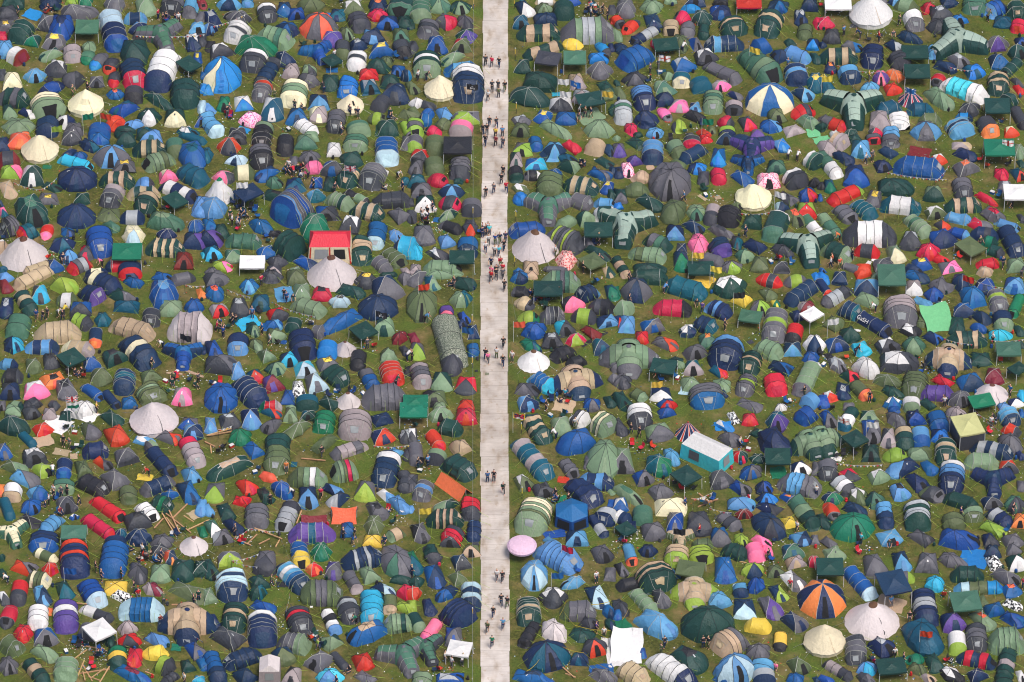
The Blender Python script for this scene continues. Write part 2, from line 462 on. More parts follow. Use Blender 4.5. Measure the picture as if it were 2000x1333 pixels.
        roof = MB(); prof = [(1.0, wall), (0.86, wall+(H-wall)*.16), (0.6, wall+(H-wall)*.425), (0.38, wall+(H-wall)*.645), (0.17, wall+(H-wall)*.85), (0.0, H)]
        if wall == 0: prof[0] = (1.0, 0.02)
        rows = []
        for i, (rr, z) in enumerate(prof):
            sc = 1+(scall*(0.5-np.abs(np.sin(a*K/2)))*0.9 if rr > 0.1 else 0)
            zz = z+(0.05*np.abs(np.sin(a*K/2)) if i == 0 and not wall else 0)
            rows.append(np.stack([R*rr*sc*np.cos(a), R*rr*sc*np.sin(a), np.zeros_like(a)+zz], -1))
        rows = np.array(rows); rows[:, -1] = rows[:, 0]
        ncap = {'R': 1, 'e': 1}.get(c2, 0)
        roof.grid(rows[:len(rows)-ncap] if ncap else rows, MATS[c1]); parts.append(('roof', roof))
        if ncap:
            m = MB(); rr = rows[-2:].copy(); rr[..., 2] += .01; m.grid(rr, MATS['D' if c2 == 'R' else c2]); parts.append(('roof_cap', m))
        if wall:
            m = MB(); w0 = rows[0].copy()*np.array([.97, .97, 1]); w1 = w0.copy(); w1[:, 2] = 0
            w0[:, 2] = wall; m.grid(np.array([w1, w0]), MATS[c1]); parts.append(('wall', m))
        if not full: return parts
        ph = math.pi/2-0.2
        m = MB(); m.grid(panelquad(np.array([rows[i][int(K*4*0.0):int(K*4*0.0)+7] for i in range(4)]), *((0.30, 0.70) if c2 == 't' else (0.475, 0.525)), 0.02, 0.95, 0.02), M_DARK if c2 == 't' else (M_POLE if c1 == 'j' else MATS['a'])); parts.append(('door', m))
    elif tp == 'U':
        # conical tent in flag colours (n) or parasol (p)
        K = 8; R = (L+W)/4; a = lin(0, 2*math.pi, K+1)
        fly = MB()
        def ring(rr, z, aa): return np.stack([R*rr*np.cos(aa), R*rr*np.sin(aa), np.full_like(aa, z)], -1)
        if c1 == 'i':
            aa = lin(0, 2*math.pi, K*3+1)
            rows = np.array([ring(.96, H*.60, aa), ring(1, H*.74, aa), ring(.86, H*.86, aa), ring(.5, H*.96, aa), ring(0, H, aa)])
            fly.grid(rows, MATS['i']); parts.append(('canopy', fly))
            m = MB(); m.tube([(0, 0, 0), (0, 0, H)], 0.03, M_WOOD, 6); parts.append(('pole', m))
        else:
            prof = [(1, 0), (.86, .12*H), (.6, .42*H), (.3, .78*H), (0.05, H)]
            for k in range(K):
                for q, (s0, s1) in enumerate(((0, .12), (.12, .2), (.2, .8), (.8, .88), (.88, 1))):
                    aa = lin(a[k]+(a[k+1]-a[k])*s0, a[k]+(a[k+1]-a[k])*s1, 3)
                    key = ['r', 'w', 'n', 'w', 'r'][q]
                    fly.grid(np.array([ring(rr, z, aa) for rr, z in prof]), MATS[key])
            parts.append(('fly', fly))
            m = MB(); m.tube([(0, 0, H-.02), (0, 0, H+.12)], .05*R, MATS['r'], 6); parts.append(('roof_cap', m))
    elif tp == 'G':
        hx, hy = L/2, W/2; zt = H*.84
        can = MB(); n_ = 5
        cs = [(hx, -hy), (hx, hy), (-hx, hy), (-hx, -hy)]
        for k in range(4):
            A, B = np.array([*cs[k], zt]), np.array([*cs[(k+1) % 4], zt]); P = np.array([0, 0, H])
            G = np.array([[(A*(1-s)+B*s)*(1-t)+P*t-np.array([0, 0, .10*math.sin(math.pi*t)*(1-.0*s)+.05*math.sin(math.pi*s)*(1-t)]) for s in lin(0, 1, n_)] for t in lin(0, 1, n_)])
            can.grid(G, MATS[c1])
        parts.append(('canopy', can))
        for k in range(4):
            A, B = np.array([*cs[k], zt]), np.array([*cs[(k+1) % 4], zt])
            m = MB(); top = np.array([A*(1-s)+B*s-np.array([0, 0, .05*math.sin(math.pi*s)]) for s in lin(0, 1, 7)])*np.array([1.005, 1.005, 1])
            bot = top-np.array([0, 0, .2]); bot[1:-1:2, 2] += .03
            m.grid(np.array([bot, top]), MATS[c1])
            if k % 2 == 0 or full: parts.append(('valance', m))
        for (x, y) in cs:
            m = MB(); m.tube([(x*1.0, y*1.0, 0), (x*.98, y*.98, zt)], 0.035, M_METAL, 4); parts.append(('leg', m))
        if c1 == 'h':
            for k in range(4):
                A, B = np.array([*cs[k], zt-.2]), np.array([*cs[(k+1) % 4], zt-.2]); A0, B0 = A*np.array([.98, .98, 0]), B*np.array([.98, .98, 0])
                m = MB(); m.grid(np.array([[A0, B0], [A*np.array([.98, .98, 1]), B*np.array([.98, .98, 1])]]), MATS['d']); parts.append(('mesh_wall', m))
    elif tp == 'F':
        hx, hy = L/2, W/2; e = .72*H
        roof = MB(); k1, k2 = (c1, c2) if c1 in 'rj' else (c2, c1)
        ridge = .42
        A = np.array([(-hx*1.0, -hy, e), (hx, -hy, e)]); B = np.array([(-hx*1.0, hy, e), (hx, hy, e)]); P0 = np.array([(-hx*.8, -.12*hy, H), (hx*.8, -.12*hy, H)]); P1 = np.array([(-hx*.8, .12*hy, H), (hx*.8, .12*hy, H)])
        roof.grid(np.array([A, P0, P1, B]), MATS[k1])
        roof.poly([A[0], P0[0], P1[0], B[0]], MATS[k1]); roof.poly([A[1], B[1], P1[1], P0[1]], MATS[k1]); parts.append(('roof', roof))
        wal = MB(); b = 1.08
        g0 = [(-hx*b, -hy*b, 0), (hx*b, -hy*b, 0), (hx*b, hy*b, 0), (-hx*b, hy*b, 0)]; g1 = [(-hx, -hy, e), (hx, -hy, e), (hx, hy, e), (-hx, hy, e)]
        for k in range(4):
            wal.poly([g0[k], g0[(k+1) % 4], g1[(k+1) % 4], g1[k]], MATS[k2])
        parts.append(('wall', wal))
        if full:
            for (kk, s0, s1, nm, mt) in (((0, .14, .46, 'window', M_MESH), (0, .60, .86, 'window', M_DARK), (3, .3, .7, 'window', M_DARK)) if k1 == 'r' else ((0, .22, .48, 'window', MATS['y']), (1, .3, .7, 'window', M_MESH))):
                R_ = np.array([[g0[kk], g0[(kk+1) % 4]], [g1[kk], g1[(kk+1) % 4]]], float)
                m = MB(); m.grid(panelquad(R_, s0, s1, .3 if nm == 'window' else .04, .88, .03), mt); parts.append((nm, m))
            if k1 == 'r':
                for s in (.02, .48, .95):
                    R_ = np.array([[g0[0], g0[1]], [g1[0], g1[1]]], float); m = MB(); m.grid(panelquad(R_, s, s+.035, .0, 1, .02), MATS['r']); parts.append(('trim', m))
    elif tp == 'P':
        K = 6; R = (L+W)/4; a = lin(0, 2*math.pi, K+1); e = .62*H
        m = MB(); m.grid(np.array([np.stack([R*np.cos(a), R*np.sin(a), a*0+e], -1), np.stack([a*0, a*0, a*0+H], -1)]), MATS[c1]); parts.append(('roof', m))
        m = MB(); m.grid(np.array([np.stack([1.08*R*np.cos(a), 1.08*R*np.sin(a), a*0], -1), np.stack([R*np.cos(a), R*np.sin(a), a*0+e], -1)]), MATS[c1]); parts.append(('wall', m))
        if full:
            for k in range(K):
                q = lambda t, z, s: [((1.08-.08*z/e)*R*(math.cos(a[k])*(1-t)+math.cos(a[k+1])*t)), ((1.08-.08*z/e)*R*(math.sin(a[k])*(1-t)+math.sin(a[k+1])*t)), z]
                R_ = np.array([[q(0, 0, 0), q(1, 0, 0)], [q(0, e, 0), q(1, e, 0)]])
                m = MB(); m.grid(panelquad(R_, .14, .86, .12, .85, .03), M_DARK); parts.append(('mesh_window', m))
    elif tp == 'R':
        hx, hy = L/2, W/2; m = MB()
        s = lin(-1, 1, 9); u = lin(-1, 1, 7)
        G = np.array([[(hx*uu, hy*ss, H*(1-abs(ss)**.9)*(.92-.12*math.cos(2.2*uu)+.02*rng.random())+.01) for ss in s] for uu in u])
        m.grid(G, MATS[c1]); parts.append(('fly', m))
        if full:
            for sg in (-1, 1):
                m = MB(); m.tube([(sg*hx*.98, 0, 0), (sg*hx*.98, 0, H*1.02)], .025, M_METAL, 4); parts.append(('pole', m))
    elif tp == 'V':
        n = int(VN[0]); R = W*.5
        dark = c2
        if c1 == 's' and n == 3: c1 = 'z'
        rc = .52*R; K = 2*n; off = math.pi/K
        cor = [(rc*1.15*math.cos(2*math.pi*k/K+off), rc*1.15*math.sin(2*math.pi*k/K+off)) for k in range(K)]
        panels, poles = radial(cor, H, rng, p=.8, sag=.01, bow=.03)
        fly = MB()
        for k, G in enumerate(panels):
            nr = G.shape[0]-1; sel = np.zeros((nr, G.shape[1]-1), int); sel[:5, 1:-1] = 1
            if k % 2 == 0: sel[:] = 0
            MATSEQ[:] = [MATS[c1], MATS[dark]]; fly.grid(G, sel)
        parts.append(('fly', fly))
        for j in range(n):
            an = 2*math.pi*j/n
            m = MB(); st = [(0.30, .50, .88), (.60, .46, .80), (.90, .43, .72), (1.10, .40, .60), (1.26, .33, .02)]
            if n == 4: st = [(.25, .5, .92), (.5, .60, .88), (.72, .56, .66), (.95, .44, .34), (1.12, .34, .02)]
            if VTWIST: st = [(a_*1.0, b_, c_) for a_, b_, c_ in st]
            rings = []
            for (x, hw, h) in st: rings.append(hoop(x*R, hw*R*.85, max(h*H, .02), 13))
            G = np.array(rings); ca, sa = math.cos(an), math.sin(an)
            Gx = G.copy(); Gx[..., 0] = G[..., 0]*ca-G[..., 1]*sa; Gx[..., 1] = G[..., 0]*sa+G[..., 1]*ca
            nr, nc = len(st)-1, 12; sel = np.ones((nr, nc), int)
            sel[:nr-1, 4:8] = 0
            if n == 4: sel[:] = 1; sel[:2, :] = 0
            if j == 0 and n == 3 and c1 in 'bk': sel[:] = 0
            MATSEQ[:] = [MATS[c1], MATS[dark]]; m.grid(Gx, sel); parts.append(('pod', m))
            if full:
                for i_ in (1, 2):
                    m = MB(); m.tube(rib(Gx[i_], .012), .02, pole_m, 3, False); parts.append(('pole', m))
                m = MB(); m.grid(panelquad(Gx[-2:][::-1], .4, .6, .45, .8, .03), M_MESH); parts.append(('window', m))
        if full:
            m = MB(); aa = lin(0, 2*math.pi, 9); m.grid(np.array([np.stack([.10*R*np.cos(aa), .10*R*np.sin(aa), aa*0+H*.985], -1), np.stack([aa*0, aa*0, aa*0+H+.04], -1)]), MATS[dark]); parts.append(('roof_cap', m))
    return parts

def popup(L, W, H, cols, rng):
    segs = list(cols)
    if len(segs) == 1: segs = segs*3
    if len(segs) == 2: segs = [segs[0], segs[0], segs[1]]
    N = 13; fly = MB(); hx = L/2
    xb = [-1.0]+list(lin(-.42, .42, len(segs)-1))+[1.0]
    def ring(x):
        u = max(1e-3, 1-abs(x)**2.2)
        hgt = H*(u**.75)*(1+.12*x) if abs(x) < 1 else 0
        hgt = H*(1-abs(x)**1.9)*(1+.10*x)
        return hoop(x*hx, W/2*u**.5, max(hgt, 0.0), N, p=.95)
    fr = None
    for i, key in enumerate(segs):
        R_ = np.array([ring(x) for x in lin(xb[i], xb[i+1], 5)])
        fly.grid(R_, MATS[key]); fr = R_
    return [('fly', fly)], dict(front=fr[::-1], hoops=[ring(x) for x in xb[1:-1]])

def panel_line(R, s):
    a, b, _ = R.shape; j = s*(b-1); j0 = int(j); f = j-j0
    p = R[:, j0]*(1-f)+R[:, j0+1]*f; return p+np.array([.03, 0, .02])
def panel_arc(R, s0, s1):
    a, b, _ = R.shape
    r = R[-1]*.0+R[int(a*.75)]
    j = lin(s0*(b-1), s1*(b-1), 5); return np.array([r[int(q)]*(1-(q-int(q)))+r[min(int(q)+1, b-1)]*(q-int(q)) for q in j])+np.array([.03, 0, .02])

# kind: (H / W, candidate L / W)
SPEC = {'T': (.60, lin(.95, 3.0, 14)), 'H': (.50, lin(.9, 2.2, 9)), 'D': (.50, lin(.66, 1.4, 9)), 'A': (.55, lin(.9, 1.2, 4)), 'C': (.55, lin(.9, 1.2, 4)),
        'E': (.60, lin(1.15, 2.3, 9)), 'S': (.48, lin(.85, 1.7, 8)), 'Q': (.5, lin(.9, 1.8, 8)), 'B': (.50, [1.0]), 'I': (.95, [1.0]), 'U': (.62, [1.0]), 'G': (.78, lin(.85, 1.25, 5)),
        'F': (1.05, lin(1.05, 2.2, 8)), 'P': (.75, [1.0]), 'R': (.62, lin(1.2, 2.6, 8)), 'V': (.35, [1.0])}
SIND = math.sin(DEP); COSD = math.cos(DEP)
VN = [3]; VTWIST = False
UNIT = {}
def unit(tp, r, k, cols):
    key = (tp, round(float(r), 2), round(k, 2), VN[0], cols[-1] in 'Re', cols[0] == 'i', len(cols))
    if key not in UNIT:
        ps = build(tp, r*2.6, 2.6, k*2.6, cols, random.Random(1), full=False)
        V = np.concatenate([np.concatenate(p[1].v) for p in ps if p[0] in ('fly', 'pod', 'roof', 'wall', 'canopy', 'leg')])/2.6
        UNIT[key] = V
    return UNIT[key]
def fit(tp, w, h, yaw, cols, ppm):
    k0, rs = SPEC[tp]; best = None
    if tp == 'I': k0 = .95
    ca, sa = math.cos(yaw), math.sin(yaw)
    for r in rs:
        for kf in (0.8, .9, 1.0, 1.12, 1.25):
            V = unit(tp, r, k0, cols)
            X = V[:, 0]*ca-V[:, 1]*sa; Yv = (V[:, 0]*sa+V[:, 1]*ca)*SIND+V[:, 2]*kf*COSD
            bw, bh = X.max()-X.min(), Yv.max()-Yv.min()
            e = abs(math.log((bw/bh)/(w/h)))+.25*abs(math.log(kf))+.03*abs(math.log(r/float(np.median(rs))))
            if best is None or e < best[0]: best = (e, r, kf, bw, bh, (X.max()+X.min())/2, (Yv.max()+Yv.min())/2)
    _, r, kf, bw, bh, cx, cy = best
    s = math.sqrt((w/ppm/bw)*(h/ppm/bh))
    return r*s, s, k0*kf*s, cx*s, cy*s

# ------------------------------------------------------------ the camp, read off the photograph
# blocks start with "@ x y" (their corner in the photograph); lines: kind x y width height facing colours
DATA = """
@ 0 0
D 130 30 300 140 90 g
D 80 135 250 165 70 dd
T 495 35 200 140 90 nn
K 325 147 190 105 20 B
D 700 20 170 70 100 l
E 830 10 190 110 80 e
E 1120 50 270 150 90 yy
D 1430 70 210 180 70 s
T 1680 65 210 180 90 yyd
T 1862 95 145 180 90 Bky
H 1965 40 90 150 60 RR
D 1950 175 110 120 100 y
E 760 125 330 170 0 yyd
D 60 270 170 155 80 yu
T 212 325 255 230 110 gggg
D 318 408 165 130 110 ge
D 450 240 200 220 120 yd
E 598 280 290 220 90 bn
G 855 310 225 230 0 G
T 1105 310 310 430 80 vvvnnb
T 1320 185 210 130 0 knk
D 1350 285 200 130 120 kn
V3 1535 365 540 320 60 Gyy
D 1940 280 200 130 80 k
D 1880 420 150 170 80 nw
D 1970 390 100 130 90 dx
D 25 360 100 100 90 r
E 50 490 160 170 90 kk
T 165 555 240 190 30 RwR
D 525 415 240 145 100 yu
D 497 542 240 130 150 gs
T 710 530 175 175 80 mmm
D 865 468 160 125 30 s
H 860 570 130 140 110 Ge
E 1315 530 400 200 90 gg
H 965 605 165 170 125 yB
H 1085 650 150 160 115 dr
H 1115 780 115 165 90 dr
T 1300 735 270 285 80 gnnnr
T 1580 705 330 420 100 wwwwn
G 1845 665 260 250 15 g
D 1930 575 95 110 90 bu
D 545 670 260 175 100 dw
D 15 735 90 130 90 d
D 350 740 225 145 70 kk
C 130 800 205 175 80 WW
D 725 785 250 200 150 dy
D 945 795 165 140 90 yd
K 475 785 75 60 20 x
H 500 875 240 150 150 nbn
T 130 960 330 215 10 ygyg
D 90 1090 160 150 70 gs
T 470 1040 345 270 60 sWWss
B 840 1020 345 270 90 W
D 1120 920 180 105 90 bO
T 1305 930 175 180 90 ddx
E 1540 990 290 190 30 gg
T 1810 930 280 290 90 gggg
D 1210 1075 320 200 150 tb
D 1455 1140 215 170 90 gw
D 1715 1160 220 190 90 gW
D 265 1110 200 100 20 nw
D 185 1220 350 210 90 ss
D 215 1335 210 90 90 OO
T 465 1250 200 190 95 ynn
D 655 1195 195 160 150 nw
H 1120 1210 190 160 30 yrr
E 720 1300 250 130 90 yy
T 970 1290 200 160 90 nbb
H 1220 1300 190 140 90 gg
D 1310 1225 210 120 160 kk
D 1415 1310 180 130 90 tg
D 1840 1300 290 130 20 twt
D 1965 1190 110 180 90 b
E 1970 1050 90 120 90 v
D 1985 870 80 110 90 B
D 1990 740 60 110 90 b
M 160 100 1
M 490 95 2
M 545 135 3
M 1545 150 1
M 1605 180 2
M 1710 190 2
M 1410 140 1
M 712 900 1
M 855 870 1
L 1010 1130 150 r
L 840 1150 120 e
L 535 1270 90 l
N 1630 230 1810 470
N 1320 350 2000 340
X 1400 210
X 1820 750
X 1840 700
@ 0 267
D 200 45 260 170 80 OO
B 390 130 350 280 90 W
D 35 90 130 160 80 n
T 80 235 220 170 0 RdR
D 120 345 200 140 0 lp
D 705 20 260 110 90 yd
D 970 25 200 120 80 b
D 1235 30 210 150 90 gg
D 1480 10 290 110 90 tk
T 1880 20 270 130 20 tttt
D 870 95 270 140 30 nt
D 680 170 150 130 120 yn
D 780 200 170 130 60 bb
S 1090 205 390 210 90 ky
T 1460 120 340 180 0 gagag
T 1710 115 180 190 80 GGo
T 1550 250 330 210 160 sosss
E 1880 195 330 220 70 bt
T 735 265 360 160 15 TTTT
D 1210 300 250 130 80 yu
D 320 390 250 210 80 wg
D 505 490 190 120 20 g
S 755 420 420 220 90 nn
T 1140 430 350 180 0 gagag
H 1415 465 180 140 0 kkd
D 1640 385 200 150 60 pW
T 1870 390 350 240 30 tttt
D 80 510 190 220 60 aa
D 470 605 270 150 90 yu
D 805 605 180 110 90 gg
T 1100 590 230 230 110 mmyd
D 1060 755 250 140 100 oo
T 1400 560 320 140 0 agaga
T 1430 650 240 220 110 gagg
T 1740 550 400 230 20 nwnwn
G 1710 650 280 230 20 g
D 0 660 80 90 60 n
D 1960 690 180 200 90 kk
D 30 740 110 110 60 pt
E 310 740 440 260 60 gG
T 90 875 260 230 160 yyyyd
S 745 785 440 200 90 nn
T 1290 790 230 140 0 nYn
E 1610 835 350 200 10 Gs
D 1085 880 180 120 40 GG
T 270 940 230 170 150 tttr
H 460 935 120 150 110 rrp
D 665 930 170 140 60 bn
T 975 1040 270 300 70 bbbb
D 1310 970 220 230 90 Wv
D 1620 960 190 120 90 nn
D 1910 880 190 150 30 bb
D 1900 1025 240 180 0 nP
T 1610 1095 380 180 0 gagagag
B 235 1150 460 340 90 jR
S 610 1060 260 160 60 tn
D 665 1175 170 150 90 nk
D 840 1140 150 140 90 rd
G 1245 1180 280 280 0 e
T 1200 1260 350 130 0 nrn
T 1270 1320 220 170 80 nnnr
D 1800 1225 190 190 90 RR
D 535 1265 180 140 60 nb
T 780 1270 240 160 150 rYyr
T 370 1290 290 150 160 aaaa
T 940 1330 200 110 0 nWn
T 20 1090 130 140 0 aaa
D 30 1300 100 70 60 t
D 1985 1160 60 90 60 T
K 460 300 90 40 0 e
M 870 220 1
M 1000 1230 1 p
M 1620 700 4
M 560 1100 1
M 655 1085 1
N 130 450 400 520
N 400 520 560 400
X 500 1180
X 80 1060
@ 0 533
D 55 45 180 100 60 kk
T 330 60 400 250 150 aaaaa
D 55 135 130 170 60 RR
T 1000 100 400 260 30 nWnnn
D 1270 30 220 100 90 nn
D 1310 100 230 130 20 bb
D 1580 55 200 130 20 bb
T 1780 65 240 130 170 dyyy
D 620 135 280 220 20 ll
D 400 210 190 170 80 dT
T 250 300 260 250 60 agagg
T 650 270 190 140 0 owo
T 890 220 280 210 35 nnnP
D 1195 240 320 180 30 gy
E 1600 215 370 220 70 bk
D 1960 200 90 130 60 O
D 60 340 140 200 90 nY
D 790 360 250 160 90 bd
D 1255 335 280 130 0 tt
D 1670 350 250 170 80 ss
D 1890 345 180 170 90 bb
T 1475 440 170 180 90 ddd
T 180 530 240 240 100 GGG
T 560 580 460 230 0 aaaaa
T 780 485 240 160 20 dlld
D 1010 465 150 160 90 tt
T 1290 560 460 250 15 aaaaa
T 1850 540 430 310 0 jmmmj
T 930 640 120 180 90 nnO
D 140 710 270 200 50 nT
T 410 730 330 150 0 knkn
T 760 745 330 180 10 Waam
T 1350 785 430 340 40 nnWnn
V3 1790 820 430 280 90 bn
D 1975 750 90 120 60 n
D 1120 835 310 210 40 gx
D 500 865 190 160 60 dx
T 80 900 180 110 10 kkn
D 330 905 170 150 80 oo
G 700 870 300 280 25 g
D 900 890 200 150 60 bb
T 120 1015 200 150 0 dxd
D 515 1050 300 190 60 Ox
D 990 1015 240 180 60 oo
T 1215 1070 210 260 90 nnttnn
D 1470 1020 270 150 60 oo
D 105 1160 220 190 90 dn
D 355 1145 280 190 60 pw
D 640 1135 250 220 60 yx
T 900 1170 260 170 30 bbb
T 1080 1240 210 190 50 nnn
T 1470 1180 300 240 60 rosoo
D 1780 1210 210 180 90 mp
D 1265 1270 160 120 60 bb
D 1310 1300 60 60 90 d
T 155 1300 160 100 20 osg
T 320 1290 180 130 150 ddd
D 20 1300 60 130 90 y
D 530 1300 110 100 90 dd
D 830 1330 260 130 90 w
N 1800 120 2000 130
L 680 1240 60 b
L 690 1300 60 w
L 1790 620 60 x
M 355 420 1 b
M 420 430 1 x
M 462 400 1 d
M 560 390 1 w
M 620 380 1 u
M 610 430 1 x
M 1520 640 1 e
M 1500 690 1 x
M 1590 700 1 w
M 990 1050 1 u
M 770 980 2
M 830 960 1
M 1700 1040 2
M 1900 1040 2
M 660 960 1
K 1880 980 250 20 20 a
K 1700 985 160 15 0 a
K 580 700 140 15 0 a
X 1750 1020
X 1650 1120
X 310 590
@ 0 800
D 130 20 140 110 90 s
D 310 30 190 130 60 dd
D 490 40 150 120 90 mm
K 790 45 330 110 20 w
E 130 165 310 210 20 gg
D 645 70 130 110 0 g
D 420 195 250 160 40 rr
K 560 150 250 150 20 w
T 255 285 210 170 40 ttt
D 1090 85 270 170 40 gg
D 880 205 230 190 50 oy
D 1140 260 270 220 60 rr
B 1500 110 490 300 90 jj
D 1400 310 200 110 10 kw
D 1650 280 260 140 20 yr
D 1840 120 200 150 90 yb
D 1890 220 200 150 90 kn
D 40 410 150 180 60 yb
D 340 460 300 210 60 dw
T 930 400 260 170 0 nnn
D 1000 525 200 130 30 rd
D 1235 465 270 210 60 yd
T 1485 370 140 130 150 sy
T 1570 520 330 290 50 nnnn
T 1870 420 290 310 70 rrmmm
D 140 570 250 150 20 os
D 415 590 210 160 30 ll
T 625 580 140 190 90 nnb
D 815 585 200 180 60 oo
D 240 675 310 200 20 ky
D 1120 680 320 220 40 yy
T 900 750 350 220 25 xxxx
D 1865 640 210 170 60 kk
T 620 755 200 150 90 Gs
D 375 820 240 170 50 kb
D 15 790 70 130 90 O
T 120 820 170 170 90 wa
T 1540 755 350 200 155 ynny
D 1840 810 250 220 60 nb
D 1655 840 170 130 30 bb
T 1255 840 160 170 90 ooo
T 1570 930 260 180 20 ggeg
D 305 955 290 150 50 bb
D 655 930 240 170 70 yd
T 70 975 160 210 60 ttt
T 1050 975 400 240 30 rrrr
T 960 1150 390 230 30 rrrr
T 1430 1010 260 190 40 wwww
D 1350 1090 300 210 60 dx
D 295 1080 240 150 30 xx
T 510 1125 250 190 130 kkkk
D 730 1050 140 60 60 bw
V3 90 1220 380 280 60 WG
T 430 1290 380 170 90 bnnb
G 725 1240 250 220 0 G
D 1180 1215 150 120 40 nt
D 1350 1250 250 190 90 nn
T 1130 1320 210 150 90 knb
D 1590 1290 260 150 60 yy
D 1960 960 110 170 90 kk
B 1890 1330 270 200 90 jR
D 1975 1190 100 130 60 e
K 1415 665 150 60 5 u
M 620 320 1 x
M 680 340 1 y
M 520 610 1 w
M 645 630 1 x
M 480 890 1 w
M 525 800 1 w
M 590 770 2 R
M 1290 540 3 w
M 1475 490 1 r
M 775 895 1
M 540 860 2
L 725 60 90 w
J 1750 1000 200 -45
J 1640 1120 280 55
J 1700 1110 220 60
J 1740 1120 300 35
J 1930 1140 220 -25
J 1680 1150 180 50
J 1840 1070 110 30
J 1550 1130 120 -50
J 1290 1100 150 -55
K 430 310 160 110 60 a
K 600 420 150 60 10 a
K 720 460 70 50 0 a
K 1900 1030 120 70 40 a
X 740 390
X 700 200
X 560 1030
X 1720 1220
@ 0 1066
T 440 105 240 140 20 oWooW
T 730 130 300 380 90 nrnnrnn
T 1110 140 270 340 90 bbbbb
D 245 225 300 180 20 ry
D 490 240 190 180 30 rr
T 370 340 260 170 10 oWooW
D 25 270 90 130 60 gg
D 20 120 60 100 0 g
D 1670 120 170 150 60 On
D 1565 60 270 130 50 dd
D 1350 270 240 230 70 yd
D 1570 270 200 180 90 ss
D 1785 240 240 220 90 gg
D 1960 240 160 180 90 gg
D 1840 450 430 260 20 oo
T 185 465 160 230 90 drrdd
D 415 490 230 210 70 kn
D 635 435 210 180 60 gt
T 900 475 310 280 50 bbbbv
D 1125 400 250 180 90 uu
D 1180 500 200 130 20 ##
D 1480 425 210 150 30 mR
D 40 520 140 150 50 dw
H 85 700 160 210 95 rrd
T 375 700 200 250 85 wwww
T 645 695 250 320 75 PPwPP
T 940 670 350 170 20 wwdd
T 1380 620 450 240 0 vbbbbv
V4 1830 760 560 420 90 an
D 225 855 180 180 90 rr
D 450 890 280 190 60 by
T 865 840 190 170 100 dyy
G 975 880 340 350 30 w
D 1245 805 190 140 90 mm
D 1265 935 220 150 90 rd
D 1520 920 240 150 20 kk
H 1515 1045 250 140 0 uuu
T 110 985 290 220 35 ooo
D 430 1055 310 170 20 ss
D 90 1180 240 210 60 yy
T 350 1235 300 250 40 agagg
T 645 1205 230 250 95 ssss
T 1150 1100 180 220 80 geug
D 1310 1090 160 170 90 rr
T 1605 1175 220 190 30 lld
D 1910 1030 210 180 50 by
D 1830 1180 170 140 60 gg
E 1290 1260 400 190 20 bR
T 1660 1300 180 120 150 dddd
D 1980 1160 100 170 60 b
D 1940 1310 140 80 90 T
D 1060 910 170 170 60 g
L 660 250 10 b
K 1720 995 90 60 0 e
M 120 320 1 w
M 935 220 1 x
M 945 310 1 x
M 975 370 1 y
M 1050 450 1 y
M 1360 80 2 w
M 1500 60 2
M 1540 120 2 k
M 1320 440 2 r
M 1600 540 1
M 1240 50 2
M 1460 480 1 R
M 1890 540 1 x
M 980 1040 2
M 1800 1310 1 w
J 790 1060 130 -35
J 790 1200 150 -70
J 850 1240 180 55
J 920 1230 280 -8
J 950 1260 150 -35
J 1020 1270 160 -60
J 920 1300 120 20
J 820 1290 80 70
J 930 1000 180 8
J 790 585 110 5
J 1460 1250 90 20
J 1720 580 90 0
K 485 650 50 70 0 O
N 1640 670 1980 940
X 930 1170
X 850 1000
X 820 960
X 700 990
X 980 1100
X 1400 140
@ 400 0
D 235 50 230 150 90 kn
T 418 25 110 110 90 Bk
D 70 190 200 200 60 nY
D 325 180 230 160 90 yd
D 260 155 150 110 120 x
T 610 135 200 200 80 wwdd
D 780 100 165 140 80 nb
D 895 150 165 120 80 b
S 1035 50 280 160 90 oo
D 1290 140 170 150 90 nt
D 1455 80 230 130 80 ow
E 1690 60 220 140 90 nO
T 1920 80 280 210 100 egG
D 1690 155 190 130 80 rr
D 1785 230 230 130 90 nb
D 1950 225 150 140 90 g
T 1500 225 240 220 60 dddd
D 45 290 120 160 40 kn
T 320 330 260 230 120 wwwdw
D 160 505 280 190 60 dw
S 800 290 250 180 30 nb
S 1110 265 370 280 110 yO
T 680 380 390 240 20 sssGs
E 500 465 410 230 10 ee
D 1385 325 170 140 60 os
D 1235 390 240 130 90 PP
D 1645 365 260 160 90 kn
D 1920 360 170 160 90 oG
D 1490 445 190 140 50 nY
D 1730 500 250 180 70 bu
T 1930 490 170 180 70 ddx
V3 1080 520 370 240 60 bbn
T 1345 500 140 180 90 odo
G 1240 620 200 190 20 g
T 1480 600 190 210 90 wwdw
D 1780 600 150 100 0 o
D 1700 665 230 150 90 g
D 50 450 90 120 90 x
T 480 600 280 240 100 wwdd
D 780 575 210 170 60 nn
T 620 720 250 340 110 ddnnnd
D 840 700 190 150 90 mm
D 1025 700 170 140 60 sd
D 1020 790 220 160 60 yy
S 170 750 390 320 90 BWB
D 1880 715 140 140 90 b
H 1960 740 110 120 0 nB
D 1600 740 210 120 90 rr
D 1220 810 190 170 90 g
T 1395 865 195 215 90 BBBB
D 1615 860 210 180 70 tY
D 1805 805 210 130 90 g
D 1850 920 310 210 90 dn
D 35 885 90 150 90 B
T 560 900 190 220 95 rryyy
T 870 920 270 290 100 sWssW
D 380 1010 220 200 80 wB
D 190 1020 140 150 90 ee
D 660 1070 230 240 100 wt
D 1115 1005 210 170 90 nkB
D 40 1060 120 150 60 k
D 445 1165 240 170 120 **
D 905 1145 230 180 80 nb
D 1115 1125 190 160 90 Wm
B 1420 1030 240 220 90 Wt
T 1725 1015 200 170 120 ddd
T 60 1225 260 260 60 kkkkv
T 1280 1195 180 230 90 xyyd
